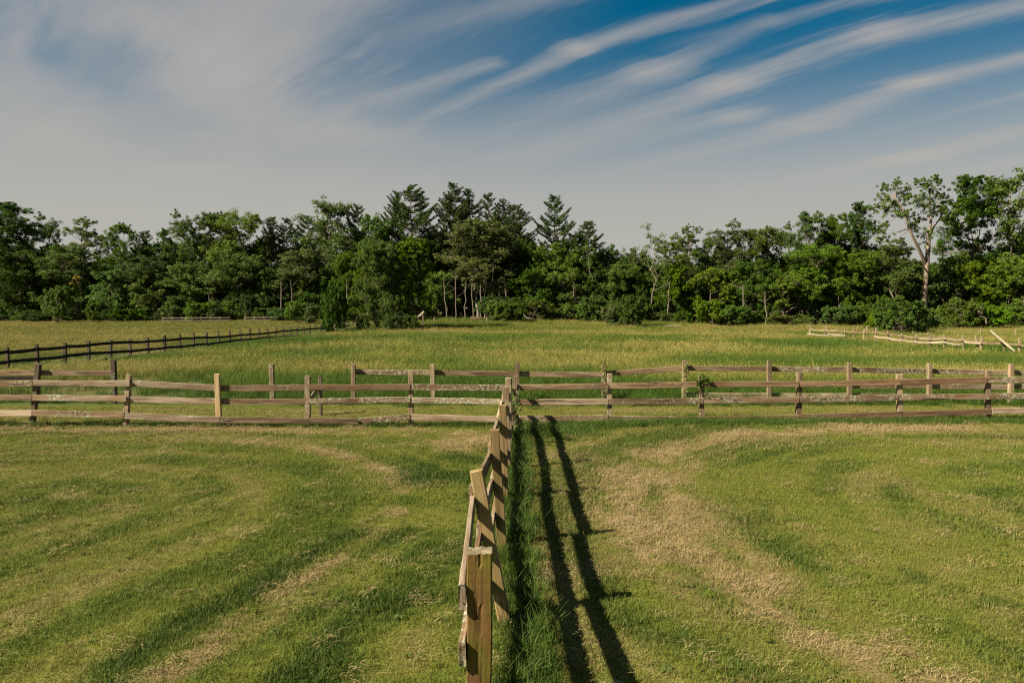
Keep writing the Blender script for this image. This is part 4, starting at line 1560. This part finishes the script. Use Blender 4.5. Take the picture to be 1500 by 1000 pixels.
# deep rows
prof = [(-100, 350), (0, 335), (60, 345), (130, 362), (200, 355), (260, 342), (400, 345), (480, 340), (540, 330), (640, 330), (760, 335), (800, 365), (870, 372), (960, 378),
        (1060, 358), (1130, 365), (1200, 340), (1290, 345), (1350, 372), (1440, 345), (1600, 330)]
for row, (off, st) in enumerate(((12, 5.0), (20, 5.8))):
    x = -118.0
    while x < 112:
        dd = float(tree_depth(x)) + off + r2.uniform(-2.5, 2.5)
        px = 750 + F * x / dd
        py = np.interp(px, *zip(*prof)) + r2.uniform(-2, 22)
        T = at(px, py, dd)
        z = g(T.x, dd)
        k = r2.choice(['broad1', 'broad2', 'dark', 'dense', 'pine3', 'airy1'] if not 560 < px < 780 else ['pine1', 'pine3', 'dark', 'dense'])
        place_tree(k, T.x, dd, max(8, T.z - z), r2.uniform(6.5, 9), 'pine_tree' if 'pine' in k else 'broadleaf_tree',
                   'pine standing deep inside the wood behind the front trees' if 'pine' in k else 'broadleaf tree standing deep inside the wood behind the front trees', 'tree', 'trees deep inside the wood')
        x += st * r2.uniform(.75, 1.25)

# slim trunks under the olive tree and here and there in front of the dark wood
r3 = np.random.default_rng(90)
tbs = []
for i in range(3):
    tb = TB()
    tb.tube(crooked((0, 0, -.3), (r3.normal() * .3, 0, 9.0), 6, .10, r3), [.12, .10, .095, .09, .08, .065, .03], 6)
    for k in range(3):
        zz = r3.uniform(4, 8.5)
        tb.tube([Vector((0, 0, zz)), Vector((r3.normal() * 1.0, r3.normal(), zz + 1.2))], [.04, .015], 3)
    tbs.append(tb.mesh('slim_trunk', M['bark_mid'] if i else M['bark_dead']))
for i, (px, hp) in enumerate([(655, 60), (668, 66), (681, 58), (694, 75), (704, 80), (711, 70), (723, 85), (731, 60), (742, 56), (977, 62), (1088, 60), (1122, 52),
                              (430, 60), (412, 64), (1497, 54), (842, 60), (1040, 50), (1230, 45), (310, 40), (508, 60)]):
    y = float(tree_depth((px - 750) / F * 122)) - 1.5 + r3.uniform(-.8, 1.5)
    q = at(px, 470, y)
    o = link('slim_trunk', tbs[i % 3], None, land_label(px, ['slim bare trunk', 'thin straight bare trunk', 'second slim bare trunk', 'third slim bare trunk', 'another slim bare trunk']), 'tree trunk', 'slim pale trunks at the edge of the wood',
             loc=(q.x, y, g(q.x, y)), rot=(0, 0, r3.uniform(0, 6)))
    hm = hp * y / F
    o.scale = (1, 1, hm / 9)

# far wood that only reads as a dark mass
nfw = 40000
fx = r3.uniform(-150, 150, nfw)
fy = np.array([float(v) for v in tree_depth(fx)]) + r3.uniform(27, 36, nfw)
fz = gz(fx, fy) + r3.uniform(0, 1, nfw) ** .8 * (9.5 + 3 * fbm(fx * .12, fy * 0, 5))
V, Q, T = cards(np.stack([fx, fy, fz], 1), r3.normal(size=(nfw, 3)) + np.array([0, -.8, .4]), r3.uniform(.5, .9, nfw), .7, r3.uniform(0, 1, nfw), r3)
link('far_woods', mesh_np('far_woods', V, [Q], [M['leaf_dark']], False, {'tint': T}), kind='stuff', label='dark mass of far woods behind the trees', cat='woods')

# fallen logs and dead limbs at the edge of the wood
def log(pts, radii, label, mat='bark_dead', name='fallen_log'):
    tb = TB()
    tb.tube(pts, radii, 7)
    c = Vector(pts[0])
    o = link(name, tb.mesh(name, M[mat]), None, label, 'log')
    return o


log([at(972, 478.2, 106), at(980, 477.6, 106), at(990, 477.9, 106.4), at(998, 477.2, 106)], [.14, .17, .15, .08], 'bleached log lying in the grass right of the dark bushy shrub')
log([at(766, 458, 116), at(769, 463, 116), at(773, 466.5, 116), at(781, 467, 116)], [.05, .12, .15, .08], 'pale broken limb lying by the shrubs below the lone crooked pine', name='broken_limb')
log([at(1445, 474, 100), at(1444, 466, 100), at(1440, 464, 100), at(1434, 463.5, 100)], [.10, .09, .07, .04], 'bleached dead snag with bent arm in the shrubs at right', name='dead_snag')
log([at(1436, 460, 103), at(1435, 455, 103), at(1437, 449, 103)], [.42, .45, .30], 'stump-shaped stand-in for an unclear pale patch among the right-hand shrubs', name='pale_patch_stub')  # stump shape stands in for a pale patch of unknown nature


# ------------------------------------------------------------------ vines on posts
def vine(name, pts, spread, n, mat, label, seed):
    r = np.random.default_rng(seed)
    P = [Vector(p) for p in pts]
    tb = TB()
    tb.tube(P, [.008] * len(P), 4)
    e = empty(name, P[0], label, 'vine')
    st = tb.mesh('stem', M['bark'])
    o1 = link('stem', st, e)
    o1.matrix_parent_inverse = Matrix.Translation(-P[0])
    f = r.uniform(0, len(P) - 1.001, n)
    c = np.array([np.array(P[int(t)].lerp(P[int(t) + 1], t - int(t))) for t in f]) + r.normal(size=(n, 3)) * spread
    V, Q, T = cards(c, r.normal(size=(n, 3)) + np.array([-.4, -.8, .5]), r.uniform(.018, .038, n), .8, r.uniform(0, 1, n), r)
    o2 = link('foliage', mesh_np('foliage', V, [Q], [M[mat]], False, {'tint': T}), e)
    o2.matrix_parent_inverse = Matrix.Translation(-P[0])


q = at(885, 560, YB - .12)
vine('climbing_vine', [(q.x, q.y, g(q.x, q.y)), at(884, 560, YB - .12), at(886, 534, YB - .12), at(884, 527, YB - .10)], (.035, .05, .03), 190, 'vine',
     'yellow-green vine wrapped round a back fence post, with tip above it', 1)
q = at(1004, 570, YB - .12)
vine('climbing_vine', [(q.x, q.y, g(q.x, q.y)), at(1003, 560, YB - .12), at(1006, 545, YB - .12), at(1003, 534, YB - .12)], (.04, .05, .04), 130, 'vine',
     'sparse yellow-green vine climbing the back fence post right of the leafy-topped one', 2)
q = at(1028, 590, YF - .16)
vine('leafy_creeper', [at(1026, 575, YF - .15), at(1024, 560, YF - .15), at(1027, 552, YF - .12), at(1031, 556, YF - .16), at(1042, 565, YF - .12)], (.06, .05, .055), 150, 'vine_dark',
     'dark leafy creeper hanging over the front fence post top', 3)
q = at(752, 600, YF - 1)
vine('leafy_creeper', [(.05, 16.6, .0), (.06, 16.6, .35), (.04, 16.9, .7), (.05, 17.4, 1.0)], (.07, .25, .05), 380, 'vine_dark',
     'straggling weeds climbing the near side of the fence corner', 4)


# ------------------------------------------------------------------ grass
def blades(n, radius, H, Wb, seed, lean=.35, curl=.3, name='tuft', mat='lawn', seedhead=0.0):
    r = np.random.default_rng(seed)
    an = r.uniform(0, 6.283, n)
    rr = radius * np.sqrt(r.uniform(0, 1, n))
    bx, by = rr * np.cos(an), rr * np.sin(an)
    h = H * r.uniform(.45, 1.15, n)
    da = r.uniform(0, 6.283, n)
    ln = r.uniform(.1, 1, n) * lean
    fa = r.uniform(0, 6.283, n)
    w = Wb * r.uniform(.6, 1.3, n)
    cx, cy_ = np.cos(fa) * w / 2, np.sin(fa) * w / 2
    z = np.zeros(n)
    mx_ = bx + np.cos(da) * h * ln * .35
    my_ = by + np.sin(da) * h * ln * .35
    tx = bx + np.cos(da) * h * (ln + curl * r.uniform(0, 1, n))
    ty = by + np.sin(da) * h * (ln + curl * r.uniform(0, 1, n))
    tz = h * np.sqrt(np.clip(1 - ln ** 2 * .7, .1, 1))
    ww = .75
    V = np.stack([np.stack([bx - cx, by - cy_, z - .01], 1), np.stack([bx + cx, by + cy_, z - .01], 1),
                  np.stack([mx_ + cx * ww, my_ + cy_ * ww, tz * .55], 1), np.stack([mx_ - cx * ww, my_ - cy_ * ww, tz * .55], 1),
                  np.stack([tx, ty, tz], 1)], 1).reshape(-1, 3)
    b = np.arange(n)[:, None] * 5
    Q = b + np.array([0, 1, 2, 3])
    T = b + np.array([3, 2, 4])
    tint = np.repeat(r.uniform(0, 1, n), 5)
    hh = np.tile(np.array([0, 0, .55, .55, 1.0]), n)
    faces = [Q, T]
    if seedhead > 0:                                     # feathery heads on some stems
        k = int(n * seedhead)
        s = r.choice(n, k, replace=False)
        c = np.stack([tx[s], ty[s], tz[s]], 1)
        dr = np.stack([np.cos(da[s]) * .3, np.sin(da[s]) * .3, np.ones(k)], 1)
        dr /= np.linalg.norm(dr, axis=1, keepdims=True)
        Lh = H * .17
        hw = np.stack([cx[s], cy_[s], np.zeros(k)], 1) * 1.5
        V2 = np.stack([c - dr * Lh * .1, c + dr * Lh * .45 + hw, c + dr * Lh, c + dr * Lh * .45 - hw], 1).reshape(-1, 3)
        Q2 = len(V) + np.arange(4 * k).reshape(k, 4)
        V = np.concatenate([V, V2])
        tint = np.concatenate([tint, np.repeat(r.uniform(.6, 1, k), 4)])
        hh = np.concatenate([hh, np.ones(4 * k)])
        faces = [np.concatenate([Q, Q2]), T]
    me = mesh_np(name, V, faces, [M[mat]], False, {'tint': tint, 'h': hh})
    return bpy.data.objects.new(name, me)


def hay_tuft(n, radius, L, Wb, seed, name='hay'):
    r = np.random.default_rng(seed)
    V, Q, T = [], [], []
    dirb = r.uniform(-.6, .6, n)
    for i in range(n):
        a = r.uniform(0, 6.28)
        d = radius * math.sqrt(r.uniform())
        p = np.array([d * math.cos(a), d * math.sin(a), r.uniform(.012, .05)])
        an = dirb[i] + r.uniform(-.5, .5) + (math.pi if r.uniform() < .5 else 0)
        l = L * r.uniform(.5, 1.3)
        w = Wb * r.uniform(.6, 1.4)
        b = len(V)
        bend = r.uniform(-.8, .8)
        for j in range(4):
            q = p + np.array([math.cos(an + bend * j / 3), math.sin(an + bend * j / 3), 0]) * l * j / 3
            q[2] = max(.004, p[2] + math.sin(j / 3 * 3.1) * r.uniform(0, .018) + r.uniform(-.004, .01))
            nx_, ny_ = -math.sin(an + bend * j / 3) * w / 2, math.cos(an + bend * j / 3) * w / 2
            V.append(q + np.array([nx_, ny_, 0]))
            V.append(q - np.array([nx_, ny_, 0]))
        for j in range(3):
            Q.append((b + 2 * j, b + 2 * j + 1, b + 2 * j + 3, b + 2 * j + 2))
        T += [r.uniform()] * 8
    me = mesh_np(name, np.array(V), [np.array(Q)], [M['hay']], False, {'tint': T, 'h': [1] * len(V)})
    return bpy.data.objects.new(name, me)


def scatter(name, label, x0, x1, y0, y1, step, dens_max, fn, protos, smin, smax, seed, tilt=0.15, zo=0.0, cat='grass', free=True):
    """grid patch carrying attributes; fn(X,Y)-> dict with 'dens','size' (+ shader attributes)"""
    nx = int((x1 - x0) / step) + 1
    ny = int((y1 - y0) / step) + 1
    X, Y = np.meshgrid(np.linspace(x0, x1, nx), np.linspace(y0, y1, ny))
    A = fn(X, Y)
    Z = gz(X, Y) + zo
    idx = np.arange(nx * ny).reshape(ny, nx)
    Q = np.stack([idx[:-1, :-1], idx[:-1, 1:], idx[1:, 1:], idx[1:, :-1]], -1).reshape(-1, 4)
    D = A['dens'].ravel()
    keep = D[Q].max(1) > 0.001
    Q = Q[keep]
    me = mesh_np(name, np.stack([X, Y, Z], -1).reshape(-1, 3), [Q], [], False, {k: v.ravel() for k, v in A.items()})
    o = link(name, me, kind='stuff', label=label, cat=cat)
    ng = bpy.data.node_groups.new(name, 'GeometryNodeTree')
    ng.interface.new_socket('Geometry', in_out='INPUT', socket_type='NodeSocketGeometry')
    ng.interface.new_socket('Geometry', in_out='OUTPUT', socket_type='NodeSocketGeometry')
    N = ng.nodes
    Lk = ng.links
    gi, go = N.new('NodeGroupInput'), N.new('NodeGroupOutput')
    dist = N.new('GeometryNodeDistributePointsOnFaces')
    na = N.new('GeometryNodeInputNamedAttribute')
    na.data_type = 'FLOAT'
    na.inputs[0].default_value = 'dens'
    mu = N.new('ShaderNodeMath')
    mu.operation = 'MULTIPLY'
    mu.inputs[1].default_value = dens_max
    Lk.new(na.outputs[0], mu.inputs[0])
    Lk.new(gi.outputs[0], dist.inputs['Mesh'])
    Lk.new(mu.outputs[0], dist.inputs['Density'])
    dist.inputs['Seed'].default_value = seed
    ns = N.new('GeometryNodeInputNamedAttribute')
    ns.data_type = 'FLOAT'
    ns.inputs[0].default_value = 'size'
    rs = N.new('FunctionNodeRandomValue')
    rs.data_type = 'FLOAT'
    rs.inputs[2].default_value = smin
    rs.inputs[3].default_value = smax
    m2 = N.new('ShaderNodeMath')
    m2.operation = 'MULTIPLY'
    Lk.new(rs.outputs[1], m2.inputs[0])
    Lk.new(ns.outputs[0], m2.inputs[1])
    rr = N.new('FunctionNodeRandomValue')
    rr.data_type = 'FLOAT_VECTOR'
    rr.inputs[0].default_value = (-tilt, -tilt, 0 if free else -.5)
    rr.inputs[1].default_value = (tilt, tilt, 6.283 if free else .5)
    g2i = N.new('GeometryNodeGeometryToInstance')
    for p in protos:
        oi = N.new('GeometryNodeObjectInfo')
        oi.inputs['Object'].default_value = p
        oi.inputs['As Instance'].default_value = True
        Lk.new(oi.outputs['Geometry'], g2i.inputs[0])
    iop = N.new('GeometryNodeInstanceOnPoints')
    Lk.new(dist.outputs['Points'], iop.inputs['Points'])
    # join the object instances into one set to pick from
    jn = N.new('GeometryNodeJoinGeometry')
    for l in list(g2i.inputs[0].links):
        Lk.new(l.from_socket, jn.inputs[0])
    N.remove(g2i)
    Lk.new(jn.outputs[0], iop.inputs['Instance'])
    iop.inputs['Pick Instance'].default_value = True
    Lk.new(rr.outputs[0], iop.inputs['Rotation'])
    Lk.new(m2.outputs[0], iop.inputs['Scale'])
    Lk.new(iop.outputs[0], go.inputs[0])
    md = o.modifiers.new('scatter', 'NODES')
    md.node_group = ng
    return o


def in_view(X, Y, margin=2.5):
    return (np.abs(X) < Y * 0.72 + margin) * 1.0


def lawn_fn(X, Y):
    s, l = lawn_fields(X, Y)
    d = np.clip(1.25 - (Y - 4) * 0.045, .45, 1.0) * in_view(X, Y)
    d = d * (1 - .5 * sst(s, .6, 1.0))
    size = (0.75 + 0.75 * l ** 1.5) * (1 + (Y - 4) * 0.02)
    return {'dens': d, 'size': size * (.7 + .6 * fbm(X * 4, Y * 4, 88, 2)), 'straw': s, 'lush': l}


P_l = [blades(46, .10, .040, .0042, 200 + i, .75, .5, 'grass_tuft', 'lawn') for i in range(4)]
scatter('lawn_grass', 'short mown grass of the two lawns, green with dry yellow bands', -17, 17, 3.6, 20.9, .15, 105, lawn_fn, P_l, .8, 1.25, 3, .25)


def hay_fn(X, Y):
    s, l = lawn_fields(X, Y)
    n = fbm(X * 2.2, Y * 2.2, 71, 3)
    d = sst(s, .42, 1.0) * in_view(X, Y) * sst(n, .30, .62)
    return {'dens': np.clip(d + .05 * in_view(X, Y), 0, 1) * np.clip(1.15 - (Y - 4) * .03, .5, 1), 'size': .9 + (Y - 4) * .03}


P_h = [hay_tuft(30, .15, .075, .0036, 300 + i) for i in range(3)]
scatter('hay_clippings', 'dry straw-coloured clippings strewn in bands over the mown grass', -14, 14, 3.6, 18.4, .15, 42, hay_fn, P_h, .8, 1.3, 5, .1, cat='clippings', free=False)


def tall_fn(X, Y):
    n = fbm(X * 1.6, Y * 1.6, 81, 3)
    n4 = fbm(X * 4, Y * 4, 83, 2)
    cen = sst(X, -.16, .0) * (1 - sst(X + .35 * (n - .5) - .14 * (1 - sst(Y, 5.5, 8)), .22, .34)) * (.55 + .45 * sst(n4, .3, .6)) * (1 - sst(Y, 17.7, 18.4))
    foot = sst(Y + .5 * (n - .5), 17.60, 17.85) * (1 - sst(Y, 18.5, 18.7)) * sst(X, .1, .4)
    footl = sst(Y, 18.2, 18.4) * (1 - sst(Y, 18.55, 18.7)) * sst(-X, .2, .6) * .6
    corner = np.exp(-(((X - .7) / .9) ** 2 + ((Y - 17.3) / .75) ** 2)) * (X > -.05)
    d = np.clip(cen + foot + footl + corner * 1.2, 0, 1) * in_view(X, Y)
    size = .75 + .5 * n4 + .25 * corner - .3 * sst(X, 2.0, 9) * foot
    return {'dens': d, 'size': np.clip(size, .3, 1.6)}


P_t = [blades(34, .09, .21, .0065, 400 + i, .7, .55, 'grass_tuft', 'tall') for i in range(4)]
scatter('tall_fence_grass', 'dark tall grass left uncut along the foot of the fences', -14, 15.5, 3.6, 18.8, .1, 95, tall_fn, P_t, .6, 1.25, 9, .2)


def back_fn(X, Y):
    n = fbm(X * 1.2, Y * 1.2, 91, 3)
    edge = 20.9 + .35 * (n - .5) + .5 * sst(-X, 3, 8) - .1
    d = sst(Y, edge, edge + .35) * in_view(X, Y, 4)
    d = d * (1 - .85 * sst(-X, 9, 11) * sst(Y, 20.0, 21.6) * (1 - sst(Y, 30, 36)) * (1 - np.exp(-((Y - 21.5) / .5) ** 2)))
    size = (.50 + .42 * sst(Y, 21.6, 25) + .25 * (n - .5)) * (1 - .6 * sst(-X, 20, 26))
    back = sst(X, -6, -2) * (1 - sst(Y, 23.5, 26.5))
    size = size * (1 + .35 * back)
    go_ = meadow_gold(X, Y) * sst(Y, 20.5, 30) * (1 - .9 * back)
    return {'dens': d, 'size': size, 'gold': go_ }


P_b = [blades(60, .26, .58, .010, 500 + i, .55, .5, 'meadow_tuft', 'meadow', .16) for i in range(4)]
scatter('meadow_grass', 'tall meadow grass behind the fences, green with golden seed heads', -32, 32, 20.3, 42, .3, 12, back_fn, P_b, .7, 1.2, 11, .15)


def far_fn(X, Y):
    td = np.array(tree_depth(X))
    d = (1 - sst(Y, td - 1, td + 1)) * in_view(X, Y, 6)
    n = fbm(X * .25, Y * .4, 95, 3)
    near_l = np.clip(np.exp(-((X - (LA + LB * Y)) / 3.5) ** 2) * (1 + .14 * sst(Y, 70, 90)), 0, 1.12)
    near_r = np.exp(-((X - RX) / 3.0) ** 2)
    left_ = sst(-X, 26, 30)
    return {'dens': d * np.clip(1.1 - (Y - 42) * .006, .5, 1), 'size': (.78 + .5 * (n - .5)) * (1 - .80 * near_l) * (1 - .5 * near_r) * (1 - .3 * left_), 'gold': meadow_gold(X, Y)}


P_f = [blades(56, .50, .60, .024, 600 + i, .55, .5, 'meadow_tuft', 'meadow', .16) for i in range(4)]
scatter('far_meadow_grass', 'golden green meadow grass stretching to the edge of the wood', -112, 100, 41.5, 143, 1.0, 4.2, far_fn, P_f, .75, 1.25, 13, .15)


def weed_fn(X, Y):
    n = fbm(X * .8, Y * .8, 97, 3)
    d = sst(n, .50, .62) * in_view(X, Y) * (Y < 17.5)
    return {'dens': d + .15 * in_view(X, Y) * (Y < 17.5), 'size': np.ones(X.shape)}


def weed(seed):
    r = np.random.default_rng(seed)
    n = 7
    a = np.arange(n) / n * 6.28 + r.uniform(-.3, .3, n)
    c = np.stack([np.cos(a) * .035, np.sin(a) * .035, np.full(n, .028)], 1)
    V, Q, T = cards(c, np.stack([np.cos(a) * .35, np.sin(a) * .35, np.ones(n)], 1), r.uniform(.022, .035, n), .5, r.uniform(0, 1, n), r,
                    np.stack([-np.sin(a), np.cos(a), np.zeros(n)], 1))
    return bpy.data.objects.new('weed', mesh_np('weed', V, [Q], [M['weed']], False, {'tint': T}))


scatter('lawn_weeds', 'small broad-leaved weeds dotted through the mown grass', -12, 12, 3.6, 17.6, .3, 9, weed_fn, [weed(1), weed(2), weed(3)], .6, 1.2, 17, .2, cat='weeds')
